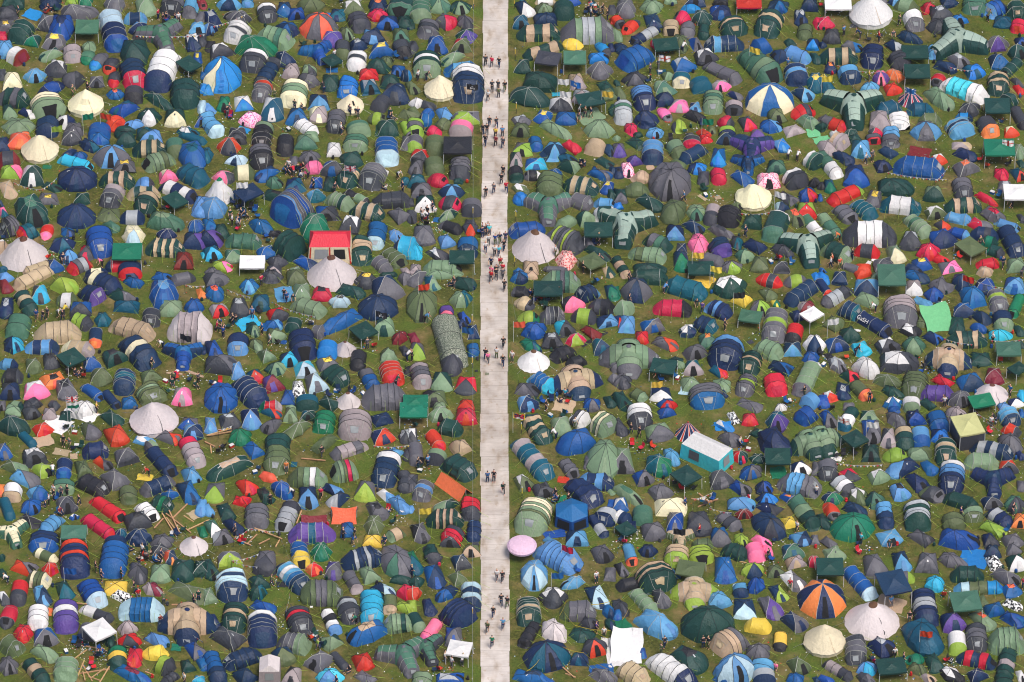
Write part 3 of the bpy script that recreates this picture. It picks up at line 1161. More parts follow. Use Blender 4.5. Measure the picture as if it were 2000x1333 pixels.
H 1680 1160 180 120 0 olo
D 1985 1140 210 110 20 o
D 320 1310 210 90 90 dd
T 570 1290 200 200 100 xsxx
T 985 1255 290 160 40 wwww
T 1500 1270 230 160 80 GGss
D 1780 1260 240 160 90 gg
T 1970 1270 150 180 60 yly
D 775 1340 100 60 90 s
D 1030 1335 200 90 90 s
K 380 1270 130 50 20 B
K 1240 690 120 50 0 b
K 1190 145 50 50 90 B
M 1275 310 1
M 1165 870 1
M 695 900 1
M 1020 860 2
M 740 780 3
M 965 440 3
M 1910 570 3
M 230 1075 2
M 215 1170 7
M 1415 1090 1
M 1495 1110 1
M 1865 980 3
M 1830 1120 2
M 1330 1270 1
N 80 260 400 140
X 1360 30
X 800 1290
@ 400 267
D 235 95 230 190 90 rd
D 325 30 190 110 90 d
T 555 35 220 110 80 xxx
D 990 60 270 130 90 sG
T 785 90 160 210 90 sxxx
D 1265 140 150 160 90 ww
T 1470 70 230 170 90 GGGs
T 1775 150 240 300 90 bbbbv
D 1970 75 120 150 90 y
D 25 180 120 150 90 t
D 305 235 240 140 120 nv
T 550 200 250 260 80 ryyxx
D 860 250 110 130 90 yy
D 1025 205 230 150 60 yy
D 1440 230 250 150 60 gg
D 1240 320 230 150 100 bd
T 1060 305 180 120 0 ppp
T 375 350 220 150 0 oWo
D 615 365 240 170 150 nb
D 185 400 210 140 20 pd
I 145 545 280 260 90 we
T 1415 400 260 230 115 agaagg
T 1640 400 280 260 120 wyyydd
D 680 455 180 140 10 GG
D 885 465 210 170 90 nt
D 1085 460 120 120 90 bb
D 1215 470 130 150 90 gg
D 1090 580 180 130 60 kt
D 1960 440 100 100 90 t
G 430 600 300 300 10 n
D 695 590 270 140 10 gx
S 80 700 280 230 70 kk
T 860 720 440 370 145 yybbyykb
T 1310 640 300 190 25 sssgs
T 1475 600 300 150 25 xxsx
T 1820 620 380 180 0 dddd
T 1580 740 350 200 15 gagag
D 1900 775 240 160 40 yy
D 1200 760 260 180 80 bd
D 1415 875 240 210 100 dw
D 50 865 150 140 60 b
D 165 925 160 140 80 gg
D 60 1005 210 170 0 nP
D 550 885 290 200 30 bb
E 1070 900 420 190 90 eG
T 375 1025 350 160 0 GGGG
T 815 1080 350 290 30 gggg
F 1225 1080 420 310 0 rW
T 1675 975 200 270 100 bbbv
D 1870 980 180 160 50 kk
T 1530 1120 210 290 80 agaagg
T 1960 1090 260 220 10 nTT
D 75 1140 190 150 60 tT
D 285 1160 190 150 70 Gs
D 610 1140 200 130 60 bb
D 710 1225 220 140 40 dd
T 1840 1190 270 200 40 oooo
D 985 1235 240 160 30 bn
T 1720 1260 250 170 40 Gyyy
D 160 1270 190 110 10 lp
G 465 1260 270 180 0 w
D 670 1310 190 90 90 dm
D 895 1310 150 100 60 s
D 70 1320 200 60 90 y
D 1960 1320 100 100 60 m
D 690 950 150 70 0 xx
K 590 410 200 60 15 w
M 820 290 1 w
M 870 350 1 r
M 800 350 2
M 920 310 2
M 960 370 2 w
M 1010 370 1
M 1880 370 1
M 1770 490 2 w
M 1930 500 1
M 1270 510 1
M 290 620 3
M 330 690 3
M 370 720 3
M 440 700 3
M 480 740 3
M 250 770 1
M 270 830 1 w
M 360 790 2
M 320 870 2
M 350 910 1
L 1395 310 90 j
L 345 480 60 w
Z 1420 950
X 220 990
X 620 990
@ 400 533
D 110 60 260 150 50 dy
D 650 40 260 120 90 dx
D 900 55 190 160 80 oo
D 1580 80 220 170 90 du
D 100 200 220 180 60 bO
D 435 130 180 150 90 bk
T 1790 20 160 50 0 gg
D 1960 60 160 130 30 yy
D 345 340 200 190 90 dY
D 545 290 190 160 90 gt
D 145 370 200 150 60 mr
D 950 195 170 180 90 ss
D 1140 215 200 130 90 rx
D 1420 185 290 160 10 gg
D 1320 285 190 140 90 vx
D 1780 155 350 270 60 nyk
T 1010 345 360 210 20 ssss
S 1690 345 430 230 80 nn
K 775 215 180 150 0 k
D 710 410 220 160 50 rd
K 420 490 220 120 -20 T
D 655 515 180 120 0 bk
T 865 515 150 150 110 ggg
D 470 560 170 160 60 gs
T 1095 580 170 130 20 xyy
E 1330 485 420 240 150 bb
G 1550 600 290 260 10 g
D 1750 530 220 180 90 gs
D 690 605 210 150 60 os
D 1900 645 190 150 30 RR
T 325 705 190 200 90 nnk
D 500 710 170 140 60 os
D 85 745 190 180 60 nb
T 955 710 270 310 70 nnnn
T 1195 755 190 190 90 BBB
B 1370 745 180 170 90 jR
D 600 815 190 150 50 os
T 1495 860 150 190 90 xxx
D 1790 810 190 140 60 os
D 700 920 240 170 60 gs
D 820 850 200 150 60 nT
D 165 905 320 210 0 dy
D 320 965 180 160 60 kk
D 1200 890 270 160 60 yu
D 990 945 230 170 60 cv
D 500 1020 200 150 60 tr
D 660 1095 250 200 60 PR
T 1270 1020 300 220 35 gggg
T 1820 985 250 260 70 xrrrr
T 1600 1045 220 220 60 bybb
D 1085 1085 270 220 60 yv
T 430 1170 400 310 50 nnnnn
D 915 1135 140 160 90 ##
D 810 1220 150 180 90 bb
B 1400 1255 220 170 90 jR
T 1750 1210 440 270 0 yyyyy
S 160 1230 340 260 90 bb
T 1000 1270 210 160 90 tttg
D 1210 1280 250 130 30 gg
T 640 1310 210 120 0 errm
D 840 1320 120 60 60 s
D 1950 760 110 120 60 d
D 1980 960 60 150 90 x
M 435 40 1 r
M 775 220 1
M 800 250 1
M 860 240 1
M 490 410 2
M 120 540 1 r
M 150 480 1
M 210 520 2
M 265 490 2 x
M 1610 710 2
M 1900 850 1 x
M 1970 820 1 w
M 1920 930 1
M 640 660 1 w
L 1700 400 90 x
N 680 300 1080 430
N 210 160 450 240
K 770 680 60 40 0 b
X 980 470
X 1500 1150
X 100 1080
X 1280 1220
X 740 700
B 1238 10 465 350 90 jR
@ 400 800
D 245 110 270 180 60 dY
D 455 90 200 190 70 nk
D 60 160 120 170 90 kk
D 650 35 260 90 20 tr
D 655 155 220 170 140 xyx
D 840 60 150 150 90 os
T 1165 130 210 220 100 eeee
T 1465 160 320 290 90 mmmm
E 890 195 300 210 150 oo
D 1010 70 190 100 90 tg
D 1735 100 240 150 60 nn
D 1740 265 260 170 60 nr
D 1950 270 120 160 90 dY
D 350 270 280 180 50 ee
D 475 400 240 190 40 bb
T 705 440 240 390 90 gggooo
E 1165 340 300 200 150 oo
T 1410 400 370 190 160 mymmy
D 1840 420 190 150 30 kk
T 1770 590 280 340 100 nwnnn
D 1975 440 60 170 90 d
E 240 580 460 250 160 ga
D 610 665 190 120 20 OO
T 1000 670 390 200 0 oosws
T 1360 610 280 210 170 sross
D 410 755 230 170 40 rr
D 370 900 190 120 10 rr
D 95 800 190 200 90 yl
E 755 785 190 180 40 bb
D 590 840 180 180 60 gx
D 1015 860 210 210 90 nk
D 1235 785 210 130 20 nk
D 1300 885 260 170 140 nY
D 1565 800 230 210 90 yl
D 1760 835 190 120 40 wk
T 1950 710 130 200 90 dddd
D 1680 980 260 210 50 yx
D 1900 930 220 200 40 kk
D 210 1005 200 180 60 gg
T 510 1045 240 250 90 dyyy
T 810 1045 240 290 105 YdYYY
D 30 980 110 140 60 kk
R 1360 1030 240 170 0 O
R 1065 1075 220 90 0 R
D 280 1145 210 160 40 nn
D 85 1160 180 200 60 Gw
D 180 1250 220 150 60 Yy
T 1045 1210 460 220 180 PPtPP
D 1400 1185 150 160 90 bb
S 1650 1135 190 180 90 oo
D 1630 1290 190 130 90 uu
T 1860 1225 190 130 150 oas
D 920 1320 190 90 90 bu
D 1150 1330 150 80 60 g
M 870 810 1 w
M 360 1000 1 y
M 640 890 1 x
M 1140 390 1 x
M 1350 1230 1 d
M 1460 1220 1 x
M 1440 1270 1 b
M 840 385 1 O
M 1000 560 1 r
M 1830 1000 2
J 140 240 240 -15
J 150 255 230 -10
J 50 350 110 25
J 60 390 80 80
J 1060 500 230 5
J 620 1230 280 20
J 460 1270 130 -45
J 560 1200 120 15
J 920 1070 120 -70
J 580 1300 110 -25
J 710 1310 70 -60
J 410 1320 80 20
N 130 200 270 160
N 280 1260 440 1160
N 440 1160 720 1190
N 720 1190 770 1330
N 1640 355 2000 350
K 870 540 60 50 0 t
X 190 390
X 380 1260
X 1860 1060
X 540 600
@ 400 1066
T 930 95 200 260 85 bbbuu
D 1140 65 200 180 90 ee
D 255 150 240 180 90 yl
D 585 175 230 240 90 yd
D 50 230 170 260 60 gg
T 265 395 320 320 70 nvnvvn
D 530 370 220 170 60 gg
D 515 465 220 180 20 gt
D 1065 230 170 140 30 Or
D 1255 240 190 170 90 Py
T 1540 130 420 250 -15 nYnnYnn
T 860 320 390 310 40 nkwkbnn
S 1870 165 310 330 60 yGd
D 1600 290 240 200 50 ss
T 1440 360 210 220 60 yyym
T 1140 465 400 260 0 ooyyoo
D 1920 340 220 110 10 gg
D 1735 430 260 140 30 nv
D 1960 460 170 150 20 rr
D 40 500 150 210 60 ss
T 1630 610 220 330 90 TTTTT
T 1805 575 130 180 90 aoa
D 1950 610 200 130 20 ll
T 290 710 240 290 90 aggagg
D 570 605 300 160 20 bb
T 565 820 280 340 90 bwnnnn
T 920 740 290 300 70 ydrddd
T 1230 745 220 250 70 xwxwk
T 1400 635 240 260 80 dYdd
E 1590 850 430 260 160 ba
D 225 910 390 260 30 dd
T 1890 760 290 200 170 sgsss
D 85 740 130 150 60 n
T 370 1105 390 220 160 nnnnn
T 870 955 340 210 10 yyyss
D 1245 945 220 160 160 gs
D 775 1080 260 190 60 no
T 95 1190 250 310 60 bbbbnn
V3 1910 1090 440 460 60 Gy
D 1110 1140 320 220 140 yy
T 1310 1130 180 190 50 odd
D 1550 1130 240 190 60 rr
F 635 1200 210 270 90 jm
D 395 1280 300 180 40 nn
D 855 1270 210 180 100 xmm
D 1215 1280 290 180 90 ck
D 1570 1290 230 150 30 yy
D 600 1325 160 40 0 p
K 760 380 110 50 0 x
M 60 370 1 g
M 650 350 1
M 1080 920 3
M 1350 1170 2
M 1490 510 1 e
M 1100 980 1 l
N 780 0 830 150
N 260 150 530 80
N 260 150 520 210
N 830 460 790 640
N 880 690 1100 890
K 1040 595 25 30 0 w
X 740 780
X 1100 900
X 680 360
@ 800 0
T 110 110 200 260 80 sGGGs
S 290 60 230 170 30 Gs
D 500 65 230 170 60 gs
D 10 240 90 110 90 g
T 180 290 210 210 90 yydy
D 345 220 210 170 20 yr
D 545 225 190 160 60 yd
D 550 345 210 190 90 gP
D 505 450 200 140 90 ro
D 270 445 220 210 90 bb
D 25 470 110 140 90 dx
T 170 640 260 260 80 wgwgs
D 425 570 250 140 150 gs
T 510 680 350 160 0 bkkb
B 300 870 300 260 90 W
T 570 830 310 380 90 awwnnn
D 25 860 150 140 60 oo
D 65 1010 150 120 30 ww
D 170 1035 190 110 20 dd
D 50 1100 130 120 60 oo
H 175 1115 130 110 200 bb
H 145 1185 140 110 180 by
D 345 1120 180 150 60 kk
D 545 1155 250 140 180 yl
H 325 1215 150 120 200 oo
H 230 1285 160 110 200 rd
T 500 1265 220 170 110 ppm
T 55 1260 160 190 80 ylyl
D 1100 20 120 30 90 t
T 1325 25 190 60 0 awa
D 1125 95 200 170 60 nw
D 1310 90 170 130 90 os
T 1505 110 190 190 90 gggg
D 1590 20 200 80 60 b
D 1090 225 170 140 80 tt
E 1340 200 240 140 0 nn
T 1255 325 420 180 0 gagag
T 1300 500 430 190 -15 gagag
T 1740 305 540 270 0 ysYYsy
H 1590 430 200 120 190 uu
D 1650 560 160 130 90 ss
H 1885 485 130 150 50 BBd
D 1840 575 180 120 0 BB
G 1350 620 270 250 5 d
G 1610 615 220 230 0 G
D 1855 695 250 150 90 yy
D 1100 655 160 150 90 gg
E 1290 810 380 200 10 gg
E 1160 955 380 210 10 gg
D 1635 800 190 170 70 am
D 1670 945 170 140 90 Ym
D 1920 860 190 180 60 gg
D 1480 1025 270 140 90 wd
G 1760 1020 300 270 -10 g
D 1090 1180 200 120 50 yY
D 1300 1145 210 130 120 bu
D 1520 1160 210 130 90 bb
D 1080 1270 190 140 90 oo
E 1420 1270 370 160 30 ss
D 1840 1270 330 190 90 ss
D 1940 930 190 130 60 oo
K 1760 1140 260 130 -20 s
K 1430 925 90 40 0 T
D 1985 1080 70 170 90 g
D 1985 215 60 70 90 r
D 1965 470 60 110 90 n
D 1975 100 60 120 90 d
L 590 850 110 x
L 1600 810 90 T
L 1500 920 60 w
L 1480 800 60 w
L 1910 920 60 u
Z 625 60
Z 1020 60
Z 1040 1080
Z 1030 550
M 740 600 1 d
M 800 610 1 r
M 872 610 1 x
M 805 850 1 d
M 862 840 1 d
M 928 850 1 x
M 765 940 1 w
M 868 910 1 o
M 778 1190 1 x
M 848 1200 1 d
M 715 1260 1 x
M 755 1270 1 x
M 838 1300 1 u
M 905 1290 1 k
M 45 640 3
M 85 750 1
M 160 740 1
M 1760 60 4
M 1840 100 1 e
M 1880 100 1 x
M 1930 160 1
M 1660 1090 1 w
M 1615 1090 1 d
M 1710 1110 1
M 1770 1110 1
M 1810 50 2
M 1740 140 2
M 1200 1315 1
X 1800 120
@ 800 267
T 50 75 150 170 90 yyl
T 250 95 180 190 90 ooo
G 470 150 270 300 0 x
D 105 195 200 130 90 rd
D 60 300 150 150 100 xy
T 245 300 180 180 90 ooo
T 490 320 200 230 90 dyyyd
D 80 440 190 140 90 tt
H 275 430 190 140 20 rrr
D 120 530 220 130 90 xy
S 410 540 250 140 90 kn
D 155 660 210 170 90 gw
H 395 655 210 150 10 rdr
T 605 700 185 170 90 Oyd
D 385 765 220 130 150 gs
D 25 790 90 110 90 d
D 10 650 60 120 90 d
T 400 890 230 140 20 yxx
D 145 965 220 210 80 yy
D 595 885 140 180 80 dr
D 360 1025 180 140 60 kk
T 565 1090 200 210 90 bbn
D 55 1110 150 220 60 TT
D 280 1160 290 170 30 dw
G 510 1220 240 220 0 g
T 320 1290 370 160 0 ssss
D 55 1300 130 120 90 m
D 480 440 90 60 0 g
D 1095 115 200 160 90 yl
T 1230 75 130 150 80 kbb
S 1390 160 250 180 90 kn
D 1580 100 200 120 30 rr
T 1815 110 200 170 120 Waa
D 1950 140 110 160 60 n
D 1040 235 130 150 90 gm
T 1040 380 130 150 90 gxg
D 1235 265 250 160 80 bT
D 1520 220 220 130 20 tt
D 1560 300 240 160 20 gs
D 1900 250 200 120 30 gg
D 1425 365 110 90 0 bb
H 1200 380 180 110 180 wxy
D 1860 370 250 150 20 by
T 1365 480 250 260 90 oooo
V3 1350 720 560 300 90 Gy
D 1080 515 190 130 30 ow
H 1090 610 160 130 160 BB
T 1665 490 370 210 15 gagag
T 1655 640 280 190 20 yyy
D 1925 500 140 130 100 bu
D 1985 340 90 110 60 n
D 1970 570 140 150 60 g
T 1905 660 210 110 10 kkk
D 1710 800 180 180 40 gs
T 1530 850 220 150 150 sss
T 1145 910 360 170 175 bbbb
T 1900 770 240 190 0 wgw
B 1225 1080 440 330 90 jR
T 1510 1020 420 280 25 ylydylyd
G 1840 960 270 250 0 g
D 1520 1200 210 210 90 %%
E 1830 1140 270 160 30 gg
G 1780 1250 300 230 10 o
D 1185 1290 150 140 90 aa
D 1060 1320 140 60 60 b
T 1430 1310 240 100 10 yyy
D 1735 1020 130 130 40 y
D 1940 1320 100 160 60 ag
K 270 815 80 50 0 b
M 738 40 1 x
M 838 50 1 R
M 910 65 1 y
M 910 345 1 x
M 893 420 1 x
M 820 510 1 y
M 943 500 1 r
M 742 550 1 x
M 720 900 2 n
M 765 900 1 w
M 778 920 1 c
M 710 940 1 n
M 770 1010 1 w
M 835 1010 1 b
M 880 1000 1 n
M 935 990 1 n
M 920 1070 1 x
M 740 1080 1 w
M 830 1120 1 w
M 868 1120 1 c
M 795 1230 1 n
M 885 1230 1 r
M 845 1310 1 x
M 908 1300 1 r
M 798 1325 1 p
M 80 760 1 x
M 120 780 1 w
M 150 700 1 x
M 180 780 1 w
M 225 690 1
M 250 750 1 w
M 1695 265 2
M 1465 1080 1 w
M 1555 1270 1 n
M 1690 1290 1 x
M 1850 1010 2
M 335 940 3
Z 618 770
Z 1036 800
Z 1025 1240
X 140 850
X 240 880
@ 800 533
D 70 60 200 180 130 yy
E 320 15 400 80 0 ss
D 220 105 160 170 60 ts
D 530 115 210 140 10 gg
D 500 265 270 210 20 st
S 120 320 260 380 90 oo
T 360 400 130 140 90 pPp
D 530 440 130 120 60 nb
D 510 500 120 90 60 nn
D 625 590 130 160 90 nn
T 620 755 110 130 90 bbb
D 40 640 110 130 60 R
D 70 775 160 160 90 yl
T 390 680 340 520 80 qqqq
E 420 880 270 200 90 dd
T 110 1010 220 260 75 mmyym
D 320 1065 220 200 90 gs
D 545 1090 220 190 90 rd
D 240 1230 300 160 90 xo
D 290 1310 200 60 90 s
G 60 1300 240 220 0 e
D 550 1300 190 100 90 rr
D 1080 50 200 130 60 bn
D 1190 30 130 80 90 aa
T 1470 90 390 210 0 ssGyGs
G 1350 200 280 240 0 g
T 1080 195 170 100 10 yxd
H 1120 305 190 130 20 aad
T 1740 200 260 190 155 knnn
D 1970 190 150 170 60 te
D 1590 300 230 160 60 dp
T 1870 340 270 170 10 ddxx
H 1160 445 210 140 0 lle
T 1390 420 230 170 0 yydxy
T 1700 430 240 150 10 dlld
D 1220 560 290 200 60 bb
D 1510 545 210 170 60 Td
D 1930 470 230 160 60 nk
D 1770 585 220 140 30 RR
D 1395 665 210 160 80 dY
D 1630 660 200 140 80 rl
D 1180 710 250 150 30 et
B 1210 865 300 230 90 wR
D 1870 725 230 180 60 tn
T 1500 800 270 170 160 xxxx
T 1625 875 200 120 160 xxx
V4 1620 1075 560 340 70 an
T 1290 1085 310 210 30 kbbbT
D 1150 1150 240 150 10 ydy
T 1970 880 200 200 60 yyy
D 1150 1280 250 160 60 kn
D 1780 1290 190 150 60 by
D 1950 1260 120 140 60 gg
D 1990 1040 100 120 30 y
D 1985 730 50 90 90 s
M 795 40 1 r
M 845 20 1 x
M 910 15 1 y
M 925 130 1 x
M 915 690 1 x
M 740 800 1 x
M 765 830 1 p
M 848 790 1 w
M 910 860 1 x
M 1000 830 1 w
M 215 270 1 r
M 250 280 1 k
M 285 360 1 x
M 25 820 1 x
M 1180 200 2 x
M 1240 230 4 x
M 1300 230 6 x
M 1370 250 6 x
M 1260 300 3
M 1340 310 4
M 1830 70 3
M 1380 1210 3
M 1490 1190 2 T
M 1560 1220 3
M 1290 1290 3
M 1330 1300 1
M 400 90 2
L 545 560 80 b
L 1050 510 90 O
L 120 150 30 r
K 1800 650 330 30 -30 x
K 1510 1300 200 120 10 a
Z 610 490
Z 612 900
K 650 960 30 20 0 x
K 755 990 40 25 0 o
Y 985 150 1040 470 w
Y 1040 470 1060 1050 w
@ 800 800
D 305 60 240 160 90 ss
D 550 70 240 180 90 rrb
T 395 185 260 170 10 ggg
D 20 265 110 160 90 dw
T 250 310 200 190 60 rrr
D 500 375 230 190 160 aa
T 60 440 150 210 80 uyy
T 260 465 200 160 110 gsd
T 480 580 370 260 35 gggg
K 640 1300 60 60 0 d
R 430 750 370 290 35 O
T 135 795 210 210 100 yyky
D 20 720 110 190 90 yd
D 360 945 260 170 150 gs
T 345 1070 370 190 0 gagagag
T 595 975 190 230 90 rrrd
D 105 1200 210 200 60 xy
T 625 1190 140 190 90 knnn
T 430 1240 220 180 130 rdrr
D 400 1290 220 120 90 rd
D 10 975 50 110 90 k
T 1245 200 310 290 50 gagagg
D 1485 170 210 180 70 ss
T 1655 100 230 180 30 wdww
T 1880 150 280 270 30 sWsWs
E 1635 320 400 260 160 bb
T 1195 495 430 410 50 tmttmtt
S 1890 500 340 350 90 ss
D 1750 520 90 160 90 y
T 1550 580 210 190 60 yyyy
D 1110 715 230 180 50 ow
T 1815 705 350 180 5 knkn
D 1310 795 250 150 60 dx
T 1690 820 390 290 45 nnnn
T 1215 1045 380 380 110 sWWsWsos
P 1580 1035 330 320 90 b
T 1920 1050 240 190 120 nYn
T 1840 1150 200 210 60 nnYn
D 1635 1270 320 140 90 nkn
E 1400 1310 260 90 30 kk
K 1415 1220 210 70 -10 b
D 1970 920 70 100 90 b
D 1960 800 70 100 50 s
K 1500 690 110 60 0 r
K 1490 890 120 70 -20 e
G 40 50 270 230 0 e
L 1045 60 90 R
L 130 1000 90 u
Z 617 185
Z 1090 215
Z 1097 840
M 760 665 1 b
M 822 660 1 x
M 912 770 1 g
M 80 530 1 x
M 220 480 1
M 1345 70 1 w
M 1265 40 1 x
M 1610 140 1 w
M 1415 860 2 x
M 1560 840 2 x
M 35 150 2 g
X 120 290
X 170 560
X 1450 70
@ 800 1066
D 20 160 220 270 60 et
T 215 85 170 180 70 dgd
D 605 50 190 120 90 oa
D 505 170 200 170 60 nd
D 245 290 230 230 70 bn
D 475 325 190 150 50 oo
D 60 360 160 130 30 gg
D 30 470 170 150 20 rr
T 600 505 200 280 95 nvnvn
D 365 465 280 180 150 nb
D 190 600 150 170 60 nn
D 20 595 110 130 90 l
T 465 670 380 300 35 nnnnn
T 60 750 190 180 60 sgs
T 215 835 230 220 125 ppp
D 435 890 200 210 90 by
V3 130 1020 360 360 60 Gd
G 485 1050 260 270 5 w
D 30 1230 100 200 60 d
T 120 1310 190 130 90 ss
D 420 1300 350 110 0 bY
U 1095 0 225 250 90 i
T 1440 120 500 320 25 kkkkkk
D 1880 75 220 170 60 yd
S 1215 295 270 270 90 kv
D 1595 365 250 150 160 kk
D 1395 500 270 210 90 dw
D 1830 490 240 230 70 nv
D 1950 290 110 160 90 y
T 1160 640 240 290 80 agggagg
T 1640 640 360 210 0 oyyy
D 1940 650 140 150 60 bn
T 1170 870 230 250 120 xxxxx
S 1410 845 240 240 60 jj
D 1690 870 310 200 20 gg
D 1740 770 200 160 20 dd
D 1960 770 130 130 60 gn
D 1810 1000 300 230 60 dr
S 1340 1080 470 290 60 nt
D 1650 1110 190 140 90 tn
E 1200 1290 390 160 10 bn
D 1880 1270 360 150 20 yy
K 1870 1210 220 90 0 b
K 1985 1040 150 260 0 w
L 1420 300 80 b
L 1520 20 30 r
M 850 290 1 w
M 905 310 1 x
M 893 540 1 x
M 950 560 1 x
M 815 650 1 x
M 758 800 1 o
M 910 770 1 k
M 803 945 1 e
M 1820 320 1 w
M 345 1100 1 w
M 410 1150 1 w
M 1820 810 1 P
M 1895 860 1 w
M 1600 210 3
M 100 160 1
M 510 1140 1 w
J 1540 1240 160 40
J 1570 1270 100 20
Z 615 690
Y 1530 540 1460 690
Y 1500 640 1610 780
Y 1610 780 1960 830
Y 1770 580 1960 545
Y 1340 960 1240 1150
Y 1240 1150 1140 1230
Y 1470 980 1700 1050
Y 1700 1050 1940 1210
Y 1940 1210 2000 1310
Y 1780 820 1940 910
X 310 1210
X 1550 1150
@ 1200 0
E 110 95 230 150 90 yy
D 370 65 240 140 80 ss
D 550 5 180 60 90 s
D 790 15 220 110 90 nn
H 745 88 180 90 180 BB
T 1035 30 150 90 90 dx
D 1040 125 215 140 90 bn
G 1310 60 240 200 0 r
D 1600 70 250 150 60 nb
D 1900 60 190 140 90 nn
T 30 220 150 130 60 rrd
H 160 270 170 150 130 drr
D 380 215 200 200 80 nn
T 550 280 140 150 90 aa
H 660 185 160 130 200 rrd
T 715 295 140 160 90 ryy
D 865 185 200 160 80 gg
T 870 320 100 150 90 gg
T 1155 265 280 220 60 agagg
T 1510 245 290 280 120 agagg
D 1815 175 130 165 90 nY
D 1985 230 90 130 90 r
T 1855 325 140 145 90 Woo
T 300 355 350 180 150 nYYnn
D 20 350 110 190 60 ss
D 395 440 110 100 60 r
G 500 470 290 190 -5 g
D 650 430 170 180 90 oo
D 795 440 140 150 60 by
T 1070 435 390 160 175 nnnkn
T 1430 465 220 170 160 bbb
D 1715 430 170 90 40 g
D 1930 445 140 110 90 nB
D 70 490 170 150 60 nn
T 210 575 400 280 150 bbbb
D 675 645 290 165 60 bY
D 890 560 230 160 60 dw
D 1620 555 200 150 160 nn
T 1770 550 300 180 20 kkk
D 1960 570 110 130 60 g
T 1410 660 450 380 50 GGGsG
T 1050 720 390 230 30 yyyy
D 205 775 240 160 70 dy
D 520 745 160 90 40 os
T 655 790 160 150 80 ttW
T 840 835 210 160 60 tt
D 1035 840 190 120 90 mp
T 1775 740 230 220 80 nnkn
D 1960 815 160 230 90 tu
D 490 870 240 140 60 sG
T 280 960 240 270 80 kkkknn
D 45 915 130 120 60 oo
D 495 975 200 140 60 n
D 1170 935 170 100 20 ny
D 630 1040 190 130 90 mp
D 785 1045 130 110 90 nk
T 960 1005 200 240 100 GsGss
T 1165 1060 150 140 90 mmd
S 1515 985 500 290 90 bW
D 1835 920 250 150 40 nk
D 25 815 70 90 60 g
T 85 1100 190 260 80 GYGYY
D 320 1175 220 180 80 nn
H 490 1125 140 140 60 ppy
D 785 1145 230 130 20 xx
H 630 1240 140 130 0 dll
H 1085 1195 160 120 20 rrd
D 1300 1215 180 150 60 dr
D 1525 1240 220 140 0 bk
D 1590 1150 180 130 60 oo
H 1840 1100 230 150 -20 rrdr
D 160 1265 150 130 60 rr
D 400 1300 200 120 60 kk
D 230 1325 120 60 60 g
D 870 1310 150 100 40 rr
D 745 1330 120 60 60 d
D 950 1275 90 80 90 o
T 1100 1295 150 110 90 nln
D 1395 1320 180 90 90 yP
D 1750 1270 240 150 60 mm
E 1890 1200 220 160 30 sG
K 1940 1300 130 90 0 f
K 460 705 100 50 0 t
K 520 1180 60 40 0 r
L 470 570 90 w
L 1350 480 60 u
L 890 1190 100 e
M 350 680 1
M 430 640 1
M 940 270 1
M 1690 640 1
M 650 440 1
M 500 530 3
M 740 1270 2
M 900 1240 2
M 1340 90 3
X 400 770
@ 1200 267
D 215 65 210 150 30 gg
D 20 20 90 50 90 s
T 370 160 210 250 100 nkkn
D 50 140 140 140 90 yP
T 600 130 210 190 60 oso
T 755 55 160 120 90 ydr
D 895 25 140 90 60 rr
D 1085 20 210 100 90 on
V3 1350 130 450 320 100 nP
T 770 180 290 190 150 nnn
D 195 240 180 130 60 PP
D 1010 205 150 180 90 bB
V3 1300 280 350 210 90 nb
D 1630 90 160 130 60 kB
D 130 325 130 140 80 **
D 1580 300 190 140 90 gG
H 260 400 200 120 0 aaa
D 620 270 160 110 30 oo
D 810 300 210 150 60 nB
S 540 440 430 370 90 yy
D 865 410 110 150 90 dd
T 1015 395 145 160 90 rrr
D 1240 410 250 150 30 bb
D 1505 435 240 170 80 **
T 1760 420 270 210 60 dwdd
D 1950 460 120 120 30 x
D 45 355 100 130 90 nx
D 65 590 130 160 90 gy
H 215 525 240 150 0 ooo
D 40 685 110 90 60 B
D 340 650 300 180 30 gg
B 1355 600 350 260 90 W
E 575 735 290 220 120 oo
D 805 730 190 180 90 sG
T 955 770 170 200 100 dmmdd
T 1115 790 250 210 110 xxxxx
D 1340 840 200 170 100 gg
D 1690 600 260 150 30 dy
D 1885 580 220 180 30 br
D 1630 690 160 120 60 vn
A 1870 725 210 160 90 rl
D 1765 790 190 190 60 oO
T 1580 890 280 300 110 wgG
V3 120 900 640 400 100 sg
T 1935 240 180 240 40 GwGg
E 1045 940 280 180 30 yd
D 590 950 180 170 90 nk
D 770 885 230 150 30 nn
D 1195 1040 120 150 90 dt
D 1370 1075 240 160 30 nn
S 820 1050 200 180 90 pp
T 1030 1095 210 180 70 ynnP
D 650 1095 120 130 90 dn
T 420 1045 300 190 20 gyGg
T 320 1160 370 180 10 sosss
D 660 1225 170 190 90 ne
D 1270 1165 200 140 40 Gs
D 1410 1250 190 170 90 oo
D 1630 1115 260 160 20 dd
T 950 1210 240 140 20 yyy
D 1150 1265 220 150 60 yl
G 840 1320 260 200 0 g
E 350 1300 330 130 0 gg
T 60 1280 200 220 60 agaga
D 1620 1290 150 120 90 d
T 1920 870 190 260 50 wGww
V3 1870 1100 500 450 80 sg
D 1200 690 150 110 30 oo
K 350 305 80 50 0 a
L 795 1160 90 u
L 970 1290 60 u
L 1600 560 90 w
N 1230 750 1520 740
N 1520 740 1560 550
M 1690 190 1 w
M 1780 200 1 w
M 680 590 1
M 1280 940 1
M 510 40 2
K 860 600 110 25 35 a
K 1010 600 50 40 60 a
X 940 580
X 1700 1200
X 1560 1190
@ 1200 533
T 330 50 380 150 0 ggg
D 20 190 60 160 90 e
S 215 180 320 240 100 nyO
D 90 355 200 180 20 ss
T 690 165 430 240 15 tttt
D 1130 135 390 240 60 gw
H 1510 80 240 140 15 rrdr
H 1770 85 230 130 0 yly
